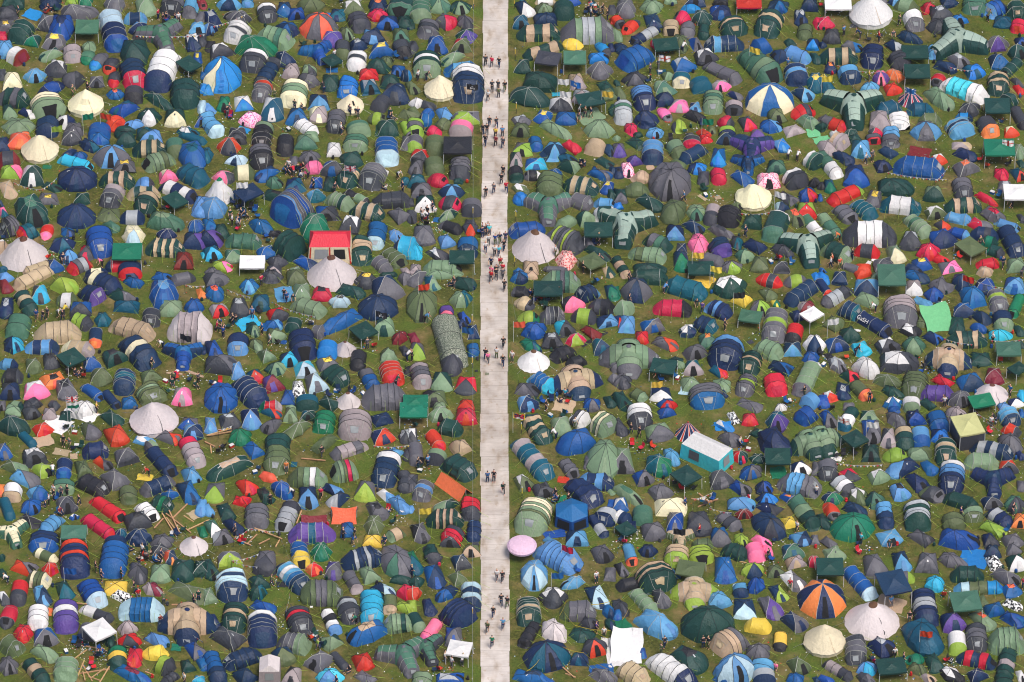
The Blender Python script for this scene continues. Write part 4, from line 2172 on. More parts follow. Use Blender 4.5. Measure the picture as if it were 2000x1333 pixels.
D 1960 40 80 90 60 B
T 1830 210 400 240 150 nnnnn
D 1240 270 210 150 20 uu
D 1495 205 180 140 40 oo
D 1425 350 220 170 60 yl
T 565 350 380 170 0 rrrx
T 1010 370 280 190 30 knknn
D 1570 300 100 80 60 ue
G 1325 460 250 210 5 G
T 1565 515 260 350 100 lyylyy
D 1880 330 190 120 60 mR
D 1780 430 150 120 60 nn
G 1920 460 230 280 15 w
D 380 525 250 170 60 by
D 60 470 130 150 60 nr
D 115 520 170 180 90 kk
D 710 570 200 160 30 nw
T 880 515 270 190 20 nnnt
D 270 635 130 130 90 rr
D 490 695 260 160 20 yr
V4 140 840 560 400 90 sy
D 915 670 210 160 60 GO
T 1755 600 180 200 110 yrrx
D 790 790 250 180 50 yy
T 1090 790 350 330 105 kknnn
T 1500 760 320 220 30 ssss
T 1330 885 240 240 110 aggagg
T 1290 1100 230 230 110 lyylyy
D 1740 755 190 150 90 nk
D 1945 700 210 180 90 wn
D 1920 830 180 120 60 bb
D 1630 935 280 160 20 nb
G 475 960 280 260 5 g
D 610 870 190 150 40 gs
D 770 930 190 150 90 tm
D 1010 970 200 120 30 tr
D 740 1080 230 150 60 ss
D 1050 1090 210 180 60 ss
T 1570 1095 230 230 80 rrr
T 1880 1040 300 350 120 wsssy
D 80 1060 210 170 60 yd
T 230 1200 180 130 30 oos
D 450 1170 230 160 90 nw
T 900 1210 340 250 80 kyyyb
D 1060 1180 80 110 60 n
D 80 1250 200 180 60 gg
D 510 1290 190 120 90 br
D 1320 1290 300 160 20 yy
T 1915 1260 210 160 150 kkk
D 240 1320 130 60 90 w
D 1630 1320 180 70 60 w
K 870 80 200 110 20 u
K 750 1160 220 90 10 v
M 140 50 1 x
M 285 45 1 x
M 480 160 1 k
M 800 290 1 x
M 855 350 1 P
M 1075 520 1 x
M 280 830 3
M 1745 760 2
M 1870 1050 1 x
M 1390 590 2
M 480 1030 2
M 430 1000 1
M 1800 870 1 w
L 395 1100 90 u
L 1200 230 90 x
K 1325 680 60 35 -20 d
X 650 980
X 1650 1290
@ 1200 800
T 250 70 240 260 90 dwwd
D 510 30 210 110 60 bb
D 440 220 310 180 60 sy
D 40 170 140 240 60 dd
U2 715 225 240 200 90 rn
D 1060 160 200 120 30 Bw
D 1165 90 130 160 60 ##
K 1060 165 160 80 0 B
D 1320 100 190 110 90 rr
D 1590 120 220 220 90 tP
T 1870 70 250 190 150 bbb
F 900 430 520 420 60 cw
D 1115 290 240 180 30 yy
D 1410 240 190 130 20 gs
E 1560 340 340 330 60 nn
D 75 520 210 340 90 sy
D 560 465 180 200 60 kk
D 440 545 330 260 60 te
D 280 665 240 180 50 by
G 695 700 310 320 20 g
D 1230 460 180 140 60 rg
D 1395 470 160 130 90 g
G 1590 510 250 260 0 g
V4 1900 350 380 360 60 sg
D 1810 580 240 150 60 nw
D 1040 680 290 200 60 yd
D 1335 615 270 190 60 by
D 1460 770 210 160 40 nb
D 1220 770 250 170 30 by
T 1800 740 430 240 10 ykkkyy
D 455 810 290 180 50 yy
E 130 840 300 200 30 sG
D 560 950 320 190 0 WW
T 275 1040 180 180 90 GGG
D 1230 930 240 140 0 kk
D 1480 875 250 110 90 nB
D 1510 960 300 190 30 nd
T 1850 1020 310 340 60 YGsgg
D 60 930 150 150 90 bw
T 70 1060 220 150 30 nwnn
D 1260 1030 170 110 90 RR
D 830 1110 270 250 90 dd
T 1110 1100 270 180 40 yydy
S 1505 1140 440 210 40 nd
D 585 1110 160 210 90 yb
D 390 1190 270 190 60 yy
G 110 1190 240 190 10 g
D 1700 1100 190 150 60 uu
D 1830 1250 230 180 60 kn
V3 640 1280 300 200 90 ao
D 1035 1240 220 190 80 by
D 1240 1270 170 150 60 ll
D 1430 1290 220 130 30 pp
T 860 1310 200 100 0 ooo
D 1980 590 90 200 90 y
D 1960 1280 80 110 90 y
K 1600 620 150 110 0 e
D 1690 870 170 110 30 bO
K 1285 860 90 50 0 w
M 160 200 1
M 240 240 1 x
M 180 310 2 y
M 350 300 3 r
M 280 400 2 k
M 400 360 2 r
M 1225 330 1 w
M 1290 290 2 w
M 570 680 2
M 650 740 2
M 740 740 2 u
M 690 920 1 b
M 830 1190 1 r
M 1790 580 1 y
M 1855 590 1 w
M 1780 1150 1 w
M 1585 1290 2
M 1680 1290 2
M 60 1280 3
M 130 1280 2 w
M 250 1240 2 e
L 610 1190 60 x
J 850 890 200 10
J 900 920 180 -20
J 870 880 120 40
J 960 900 100 -10
N 760 990 770 880
N 770 880 960 810
N 960 810 970 900
N 920 960 1150 1010
X 1300 390
X 900 880
X 230 1210
@ 1200 1066
T 155 90 130 200 80 kkO
D 320 50 180 120 90 nn
T 600 105 240 220 90 oaal
T 840 90 260 200 80 dlll
T 1170 65 280 180 20 gggg
T 1370 70 180 180 80 pppp
D 1490 40 130 120 60 p
D 1740 60 270 150 60 tG
D 1770 165 200 140 60 am
D 1950 165 130 130 40 r
D 65 230 150 140 60 xy
T 400 315 400 310 60 gagagg
D 575 285 140 120 60 b
G 740 260 320 240 5 o
V4 780 465 510 300 90 al
D 1080 240 220 290 90 bb
D 1355 240 230 170 70 ln
D 1385 395 200 210 30 bb
T 1230 430 140 150 90 vkn
D 1570 250 180 120 60 oo
D 1740 340 270 220 40 wy
D 1600 460 210 190 60 nl
T 140 380 240 130 170 xxx
T 280 550 290 250 50 sssss
D 450 510 210 200 60 dy
D 1020 530 270 170 60 kk
D 1270 610 240 230 90 nv
D 1520 600 250 230 60 yP
D 60 600 190 210 60 dd
E 400 770 430 300 30 kk
K 80 800 170 130 -20 e
S 910 760 540 350 90 gg
T 1400 785 250 150 10 uuu
D 1750 745 310 190 30 ny
T 1615 935 120 180 90 uux
K 120 1010 290 350 0 w
T 1130 950 400 300 155 yyaaa
D 1405 1030 320 190 60 yy
D 710 1110 400 290 30 gx
S 1170 1215 400 290 60 kv
T 1440 1190 240 180 110 nkk
D 1790 1165 270 200 40 oo
T 175 1260 340 240 35 aaaa
T 550 1230 560 330 35 wwwwwn
T 1460 1280 210 150 90 YYn
D 1060 1310 260 100 20 bb
D 1770 1290 200 120 60 bb
D 1970 1310 70 80 60 n
D 275 1050 80 110 90 b
D 30 680 80 110 90 b
M 490 960 1 x
M 455 1020 1 o
M 865 960 1 x
M 915 960 1 x
M 1500 100 1 x
M 1500 160 2 x
M 30 20 3
M 1450 230 2 w
M 1525 1200 1 p
M 1860 1200 2
M 1650 370 1
J 1250 165 100 15
Y 140 620 75 730
Y 150 620 180 810
X 1440 210
@ 1600 0
G 180 80 260 220 0 w
B 500 130 400 340 90 w
D 745 15 170 90 60 nk
D 620 15 100 80 60 y
T 850 60 230 160 200 oso
D 1070 85 190 130 60 rr
D 1260 25 220 100 60 nn
T 1515 65 250 180 90 GGG
T 1720 100 260 190 150 nbbk
T 1925 110 180 160 90 agg
D 1785 220 170 130 90 tt
T 1940 265 150 140 100 yrr
D 60 225 190 130 60 rr
D 1180 130 240 150 60 dY
T 920 215 200 210 80 ywy
S 1170 265 250 140 90 dd
D 1365 200 170 120 60 BB
V3 1360 390 640 420 150 sg
D 115 360 180 160 90 dd
D 315 455 220 110 20 yb
D 30 440 90 70 60 n
D 735 460 230 130 40 nY
D 870 370 240 150 20 nn
T 515 565 220 240 100 nnnn
T 185 555 380 170 0 gagag
D 1740 440 220 170 80 yP
T 780 600 220 190 60 yddd
G 930 550 260 210 0 g
G 950 750 250 240 0 g
T 1135 515 145 140 90 kkk
D 1350 590 250 160 40 yY
D 1225 660 230 140 20 nn
D 1750 600 200 160 60 nb
D 1515 700 220 150 60 tB
D 1935 520 170 180 40 g
T 1880 665 250 200 140 gggg
D 1970 420 130 110 60 nb
D 110 665 120 110 90 nO
T 295 735 210 180 80 nkn
D 745 745 210 150 40 OO
S 600 770 160 140 90 pP
D 55 820 170 220 60 tu
D 500 860 230 110 60 kk
D 715 870 200 125 60 rr
H 1160 790 140 130 120 rrd
T 1410 890 480 280 20 wcccww
T 1745 830 210 240 100 gagag
E 1165 970 320 220 40 ss
D 1950 880 110 110 60 r
D 1930 820 130 130 60 d
V3 330 1080 660 400 90 sg
U2 890 975 250 160 90 rn
T 680 1060 260 160 160 ttt
D 590 1185 195 190 90 mm
T 785 1175 190 210 90 Owww
T 985 1080 250 120 0 ttt
T 1080 1180 220 130 0 ooo
D 1470 1065 250 140 60 dd
G 1730 1090 240 260 0 g
T 1850 990 170 170 150 gg
T 1410 1155 160 100 0 BBn
T 1365 1260 300 200 60 kknkk
S 1040 1290 360 160 90 yk
T 1640 1250 220 210 60 ddO
T 1950 1160 180 230 70 ydx
D 1870 1290 160 110 60 rW
T 120 1215 300 170 20 yyrr
D 20 1240 120 120 20 g
D 550 1295 150 110 60 yr
T 700 1300 160 110 90 kkk
D 160 1320 160 80 60 w
D 310 1305 180 80 60 g
L 870 880 90 w
L 60 780 60 u
N 170 640 560 710
N 260 760 390 910
N 370 670 490 810
N 1270 655 1500 690
M 70 60 4
M 140 110 3
M 225 80 2
M 790 150 1
M 520 350 2
M 580 370 1
M 630 350 2
M 240 310 1
M 400 340 1
M 1640 170 1
M 520 700 1 u
M 1740 1170 3
M 720 360 1
K 350 255 100 40 0 d
@ 1600 267
K 30 40 120 110 60 f
T 180 60 230 190 30 kamm
D 85 120 190 160 60 mm
D 350 25 170 70 60 g
T 530 30 140 90 90 yr
T 695 50 170 130 90 kyy
D 400 120 210 190 90 tk
D 230 210 220 150 30 nn
T 80 280 280 290 50 GGGww
D 670 160 200 130 30 nn
D 620 290 200 130 60 nn
K 980 155 220 100 10 R
D 1170 225 160 110 60 rw
T 970 310 490 230 10 bbbbb
D 1420 180 230 150 20 nn
D 1395 95 200 80 0 ma
D 1430 315 310 190 50 yO
G 1750 170 290 290 0 e
D 1950 150 120 160 90 s
D 1780 370 160 140 60 rr
D 1945 375 170 160 60 tr
D 1815 490 170 110 90 yY
D 360 385 260 240 80 nb
D 105 485 120 130 90 te
T 260 580 370 220 150 lrrr
D 530 615 190 180 100 yu
E 750 505 350 190 0 gg
D 1110 560 230 160 90 sg
T 1400 520 180 210 90 yyyd
T 790 680 400 190 5 twwt
T 1400 670 360 170 0 gagag
E 1620 610 240 110 30 rr
D 1130 745 190 130 60 ow
T 430 725 300 200 40 ktttt
T 250 765 260 190 40 yyyy
T 90 870 210 290 60 wsGG
T 490 955 520 260 0 dwwwd
T 955 880 290 240 50 GsGsss
T 1350 805 240 120 10 kkk
E 1690 770 260 180 30 yr
D 1200 870 180 100 40 dr
D 885 1020 230 180 90 dY
D 1205 990 310 200 60 bn
T 1360 950 210 120 20 bbk
D 1560 870 280 150 30 ry
T 1610 960 260 140 10 nndn
T 1830 870 240 120 20 kkk
T 1870 1025 260 310 70 nnnn
D 1975 800 70 140 60 d
T 1665 1030 160 120 20 eg
T 1715 1125 180 120 20 egd
G 1470 1110 340 250 20 o
T 170 1140 340 220 20 sggs
T 465 1120 240 140 5 rdr
D 745 1155 220 200 70 sW
D 1070 1120 260 190 60 rr
D 1190 1215 170 120 30 rr
D 1005 1245 200 140 60 bu
D 640 1260 250 130 60 yd
T 320 1290 200 110 20 yy
D 430 1300 180 100 90 rr
D 1280 1270 280 160 60 yp
T 1640 1240 210 110 0 rrr
D 1930 1260 210 170 90 ss
D 1620 1320 200 100 60 aa
D 910 1310 230 110 30 n
D 690 1325 250 60 0 s
D 35 1310 90 70 60 b
D 1970 270 80 100 60 g
D 15 480 70 100 90 x
D 10 600 40 80 90 b
G 1930 600 270 270 0 w
L 1820 60 90 w
N 660 350 1250 420
N 1130 440 1270 280
M 450 225 1 w
M 515 200 1
M 200 980 1 O
M 150 1020 1 x
M 200 1070 1 O
M 250 1080 1 O
M 300 1060 1 O
M 115 1240 1 w
M 175 1250 1 w
M 1650 260 2 r
M 1830 230 2
M 1590 250 2
M 1790 1240 1
M 1940 1290 1
M 1560 990 1
M 1350 1150 2
M 1880 650 1
K 480 1240 70 30 -50 w
K 540 1210 60 25 0 w
X 1720 570
@ 1600 533
D 40 50 140 140 60 BB
T 40 150 150 180 60 nnr
D 195 60 150 140 90 nn
D 415 20 200 90 60 rr
D 555 40 110 90 90 os
D 940 40 250 130 20 bn
D 1190 130 280 190 50 yyd
D 1395 100 190 160 90 nn
D 1615 140 250 160 90 nb
D 1895 125 200 160 90 bk
T 175 240 330 220 150 ddYYy
D 455 150 290 170 90 kn
D 460 270 250 170 20 ss
G 700 90 270 340 0 G
D 925 155 180 160 90 mw
D 1115 215 190 140 50 bb
D 1000 285 210 120 30 kk
T 790 380 330 320 90 wmmmy
E 1500 250 300 210 60 bb
D 1415 370 210 150 90 bn
T 1740 280 190 240 90 lylyy
T 1920 330 140 330 110 eee
T 300 380 260 180 20 nnnt
T 525 515 380 230 35 nnnn
D 140 500 200 160 20 o
D 300 605 220 160 60 gg
D 175 705 240 190 60 bnn
D 415 740 190 150 60 TT
T 1010 450 100 190 110 ooo
K 1150 475 280 290 -10 f
D 885 570 220 150 30 xw
D 1340 530 150 180 100 gg
D 1575 440 230 150 40 nn
T 1790 475 190 200 90 nns
D 1110 640 210 140 30 nb
D 1550 545 180 120 20 bb
T 1440 650 400 180 0 gaggag
D 1765 610 220 120 0 TT
D 1950 570 110 110 60 g
D 670 710 270 200 50 dw
D 920 715 210 180 90 Gs
E 770 875 360 230 0 dwd
V4 1260 860 420 370 100 an
D 1580 835 200 160 90 gg
G 1840 790 240 230 0 G
G 1930 980 180 270 15 g
D 180 905 220 180 50 yY
E 450 930 260 230 30 ww
D 290 1010 190 140 30 gr
D 100 820 100 100 60 x
D 660 1060 300 160 10 oo
T 930 1100 260 260 110 ooooo
D 1205 1065 220 150 30 rr
D 1475 1080 290 180 60 bn
D 1705 1005 180 160 90 RR
T 395 1150 240 200 50 ooO
D 225 1150 170 180 90 nY
D 115 1200 170 130 50 rw
D 710 1165 230 130 20 gg
T 1140 1180 350 160 5 PPPP
B 1680 1190 320 210 90 jR
D 1375 1240 260 190 50 yy
D 720 1275 230 120 60 bw
T 895 1290 150 150 90 sws
D 1060 1290 190 100 30 gg
G 1580 1280 270 220 -10 e
D 1920 1270 170 100 60 nw
D 40 1260 120 130 90 b
D 290 1310 160 60 90 y
D 1800 1310 160 80 60 k
D 1975 1200 60 150 90 T
D 1965 700 60 130 60 g
M 550 340 1 w
M 350 770 1 x
M 320 860 2
M 980 900 2 u
M 1040 930 3
M 1080 940 2 T
M 1140 930 2
M 1820 1150 1 b
M 1205 1210 1
M 1220 1270 1 w
M 490 1220 1 x
M 1720 510 1 w
M 1800 840 2 r
M 1890 970 2
M 120 1280 2
L 1435 50 90 r
L 120 490 60 w
N 1210 640 1500 700
N 1670 660 2000 650
N 1450 50 1800 150
X 1200 300
X 60 860
K 370 565 70 20 10 w
@ 1600 800
D 90 100 200 180 60 by
T 285 100 220 230 120 tgwt
D 485 60 200 140 90 gs
D 750 100 240 220 60 yy
D 940 90 210 170 70 nb
T 1155 120 210 220 80 bbb
D 1180 250 180 130 90 nB
E 1350 80 250 230 60 mm
T 1850 80 220 200 60 nkkn
G 1440 220 330 370 -10 h
T 1870 210 190 130 20 rrd
V4 30 320 420 340 60 sg
G 345 340 270 290 10 g
D 520 220 180 220 90 by
D 670 285 150 190 90 dm
T 830 285 190 240 90 gagg
T 990 275 170 190 90 Tkb
D 500 440 210 200 90 gg
H 740 450 230 140 0 lll
D 985 430 230 140 0 so
T 1230 420 210 280 90 agagg
T 1680 400 420 210 15 nYnYnn
E 1860 330 260 200 50 yy
T 1580 525 340 170 0 ssss
D 1845 565 200 150 80 rd
D 820 570 340 210 160 nk
D 1075 570 140 170 60 bb
T 80 590 200 210 90 yyd
D 290 640 240 160 60 rd
D 580 650 220 160 50 sw
D 950 710 270 210 50 nn
D 785 805 230 180 60 kx
T 1290 670 260 320 100 kwkknn
H 1100 830 230 160 20 ody
V3 1695 720 460 280 90 nnY
T 225 755 290 170 40 dYwd
D 125 865 200 130 90 ne
D 380 850 240 190 50 ow
D 545 890 240 190 60 gG
D 340 980 260 130 20 nn
H 120 1000 160 170 60 rry
T 640 1035 170 260 90 nkknn
T 955 1045 260 290 90 gYgYYg
T 1375 905 340 190 15 ggg
D 1690 910 210 140 60 nd
D 1900 930 200 170 100 Gd
S 320 1145 460 270 60 ee
D 45 1090 150 200 60 gg
D 690 1240 280 190 60 kk
D 995 1260 310 160 30 yd
T 1310 1100 220 190 90 ooo
T 1500 1030 190 130 90 oso
T 1755 1070 290 190 40 nYnn
D 1690 1160 300 160 20 ll
D 1950 1100 150 150 90 OO
E 1365 1270 400 210 10 bb
D 1665 1280 180 150 60 nd
D 1890 1280 220 140 60 yy
D 90 1300 190 110 30 yy
D 1960 450 90 120 60 n
D 1970 750 80 120 90 y
D 730 0 200 50 90 b
D 1970 40 70 80 90 b
K 160 480 120 50 10 w
L 220 95 50 w
L 500 150 20 w
M 1675 130 1 w
M 1720 110 1
M 1640 220 2 O
M 1360 960 1 P
M 330 1190 3
M 380 1190 2
M 360 1250 1 c
M 650 1270 1
M 1870 1170 2
M 1870 980 1
M 300 400 2
N 1530 20 1870 280
N 1560 60 1740 120
N 580 340 620 540
N 160 525 620 540
X 160 480
X 1470 70
@ 1600 1066
D 150 85 250 150 60 ss
G 100 260 260 280 0 g
D 540 190 280 240 70 yy
D 805 155 210 200 80 nk
D 1045 180 250 230 90 yy
D 1290 150 300 190 20 yy
K 1510 120 260 170 10 B
D 1690 60 170 130 90 nn
D 1890 35 210 90 60 yy
D 1705 170 180 150 60 ##
D 1930 165 240 180 60 gw
T 390 370 330 330 55 bbbbv
G 715 440 350 420 -10 n
T 790 310 260 120 0 lyyl
D 1130 370 210 160 60 TT
T 1440 285 330 170 0 gggg
D 1810 310 320 190 30 yy
T 1550 410 470 140 0 kvooBB
D 1880 445 190 120 60 bO
T 1030 610 240 360 90 YnnYYnn
G 1420 600 310 330 -5 G
B 515 730 510 370 90 jR
D 1300 740 290 210 60 nP
D 1590 730 270 220 50 sO
D 1715 625 220 160 60 bb
D 1880 580 190 110 20 ##
D 1880 720 260 180 20 bb
S 25 520 480 350 80 nO
B 50 925 390 320 90 W
E 1010 900 500 280 60 tt
T 350 1025 200 280 85 ddyyd
D 600 990 290 220 30 nY
T 1345 955 160 210 90 wwl
T 1530 900 210 270 90 ddyyd
T 1820 930 360 270 0 sssss
T 1530 1120 390 180 10 nrnrn
T 1820 1170 220 320 110 gggmgg
H 930 1105 180 120 170 eee
D 950 1210 200 130 20 oo
D 1120 1150 200 220 60 gg
D 470 1200 230 140 60 kT
T 180 1225 310 190 30 dmmdd
G 700 1210 310 240 -5 g
D 450 1300 250 120 30 dy
D 1290 1265 330 180 30 xw
D 1060 1300 220 90 30 ma
D 1540 1270 250 160 50 nn
T 1800 1310 220 90 90 gg
D 1965 1270 90 130 60 w
D 60 1310 200 90 20 b
D 1600 550 130 130 60 oo
K 700 570 260 120 15 a
L 1020 860 80 r
M 700 560 1 k
M 735 1060 1 w
M 1230 450 2 O
M 1990 380 1 r
M 820 1120 1
M 880 710 1
X 450 40
X 490 1110
X 1290 1140
X 800 1250
"""
KN = {'D': ('dome_tent', 'dome tent'), 'T': ('tunnel_tent', 'tunnel tent'), 'H': ('popup_tent', 'pop-up tent'), 'E': ('vestibule_tent', 'long dome tent'), 'S': ('geodesic_tent', 'large geodesic tent'),
      'B': ('bell_tent', 'bell tent'), 'I': ('tipi_tent', 'tipi'), 'G': ('gazebo', 'gazebo'), 'V': ('pod_tent', 'pod tent'), 'F': ('frame_tent', 'frame tent'), 'R': ('ridge_tarp', 'ridge tarp shelter'),
      'U': ('cone_tent', 'flag coloured cone tent'), 'A': ('dome_tent', 'dome tent'), 'C': ('dome_tent', 'dome tent'), 'Q': ('covered_tent', 'patterned covered tent'), 'P': ('screen_tent', 'screen tent')}
entries = []; extra = []
ox = oy = 0
for ln in DATA.strip().splitlines():
    p = ln.split()
    if not p: continue
    if p[0] == '@': ox, oy = float(p[1]), float(p[2]); continue
    t = p[0]
    if t[0] in 'DTHBGVFESIUPRCAQ':
        x, y, w_, h_ = [float(v)/4.9925 for v in p[1:5]]
        entries.append(dict(t=t[0], n=int(t[1]) if len(t) > 1 else 0, x=ox+x, y=oy+y, w=w_, h=h_, a=float(p[5]), c=p[6]))
    else:
        extra.append((t, ox, oy, p[1:]))
def word(k): return PAL[k][0]
def kind_of(e):
    """name and everyday category; the many small tents are told apart by their make"""
    t, c = e['t'], e['c']
    nm, cat = KN[t]
    if t == 'D':
        if e['w']*e['h'] < 640: nm, cat = 'small_dome_tent', 'small dome tent'
        elif e['sub'] == 'porch': nm, cat = 'porch_dome_tent', 'porch dome tent'
        elif e['sub'] == 'wedge': nm, cat = 'wedge_dome_tent', 'wedge dome tent'
    if t == 'T':
        if e['w']*e['h'] < 1250: nm, cat = 'hoop_tent', 'hoop tent'
        else: nm, cat = 'tunnel_tent', 'family tunnel tent'
    if t == 'U' and c == 'i': nm, cat = 'parasol', 'parasol'
    return nm, cat
def colour_phrase(e):
    c = e['c']; t = e['t']
    if c in ('##', '**', '%%') or c[0] == 'q': return word(c[0] if c[0] != 'q' else 'q')
    ks = []
    for k in c:
        if k not in ks: ks.append(k)
    if t in 'TH' and len(ks) > 1:
        cnt = sorted(ks, key=lambda k: -c.count(k)); a, b = cnt[0], cnt[1]
        return (word(a)+' and '+word(b)).replace(' ', '-')
    if len(ks) > 1: return (word(ks[0])+' and '+word(ks[1])).replace(' ', '-')
    return word(ks[0])
for i, e in enumerate(entries):
    if e['c'] == 'ok': e['c'] = 'q'
    e['i'] = i
    rg = random.Random(i*7+1)
    a = e['a'] % 180
    e['sub'] = 'wedge' if (e['w']/e['h'] > 1.42) else ('porch' if (len(set(e['c'])) > 1) else 'plain')
    e['nm'], e['cat'] = kind_of(e)
    e['phrase'] = colour_phrase(e)
# labels: the tent and its neighbours
def noun(e):
    return {'family tunnel tent': 'tunnel tent', 'flag coloured cone tent': 'cone tent', 'patterned covered tent': 'covered tent', 'large geodesic tent': 'geodesic tent'}.get(e['cat'], e['cat'])
def short(e):
    n_ = noun(e).split(); n_ = n_[-1] if n_[-1] != 'tent' else n_[-2]
    if n_ in ('bell', 'covered', 'frame', 'screen', 'cone', 'pod'): n_ += ' tent'
    return word(e['c'][0]).replace(' ', '-')+' '+n_
def artic(s): return ('an ' if s[0] in 'aeiou' else 'a ')+s
XY = np.array([(e['x'], e['y']) for e in entries])
BIGTHINGS = {}
def region(x, y):
    cx = ['far left', 'left', 'mid left', 'mid right', 'right', 'far right'][min(5, max(0, int(x/2000*6)))]
    cy = ['top row', 'upper rows', 'rows above middle', 'rows below middle', 'lower rows', 'bottom rows'][min(5, max(0, int(y/1333*6)))]
    return 'in '+cy+', '+cx
def nw(s): return len([w_ for w_ in s.replace(',', ' ').split() if w_])
def label_for(x, y, base, used, self_i=-1):
    d = XY-np.array([x, y]); q = np.argsort((d**2).sum(1))
    near = [int(j) for j in q[:12] if int(j) != self_i and (d[int(j)]**2).sum() < 120**2]
    def rel(j):
        dx, dy = d[j]
        if abs(dx) > abs(dy)*1.1: return 'left of' if dx > 0 else 'right of'
        return 'in front of' if dy < 0 else 'behind'
    def ph(j): return rel(j)+' '+artic(short(entries[j]))
    cand = []
    for a in range(min(8, len(near))):
        for b in range(a+1, min(10, len(near))):
            if rel(near[a]) != rel(near[b]): cand.append((a+b, base+' '+ph(near[a])+', '+ph(near[b])))
    cand.sort(key=lambda c: c[0])
    for _, s in cand:
        if nw(s) <= 15 and s not in used: used.add(s); return s
    for j in near:
        s = base+' '+ph(j)+' '+region(x, y)
        if nw(s) <= 16 and s not in used: used.add(s); return s
    s = base+' '+region(x, y)
    if s not in used: used.add(s); return s
    for j in near:
        s = base+' '+ph(j)
        if nw(s) <= 16 and s not in used: used.add(s); return s
    for j in near:
        s = base.split()[0]+' '+' '.join(base.split()[-2:])+' '+ph(j)+' '+region(x, y)
        if nw(s) <= 16 and s not in used: used.add(s); return s
    return base+' '+region(x, y)
USED = set()
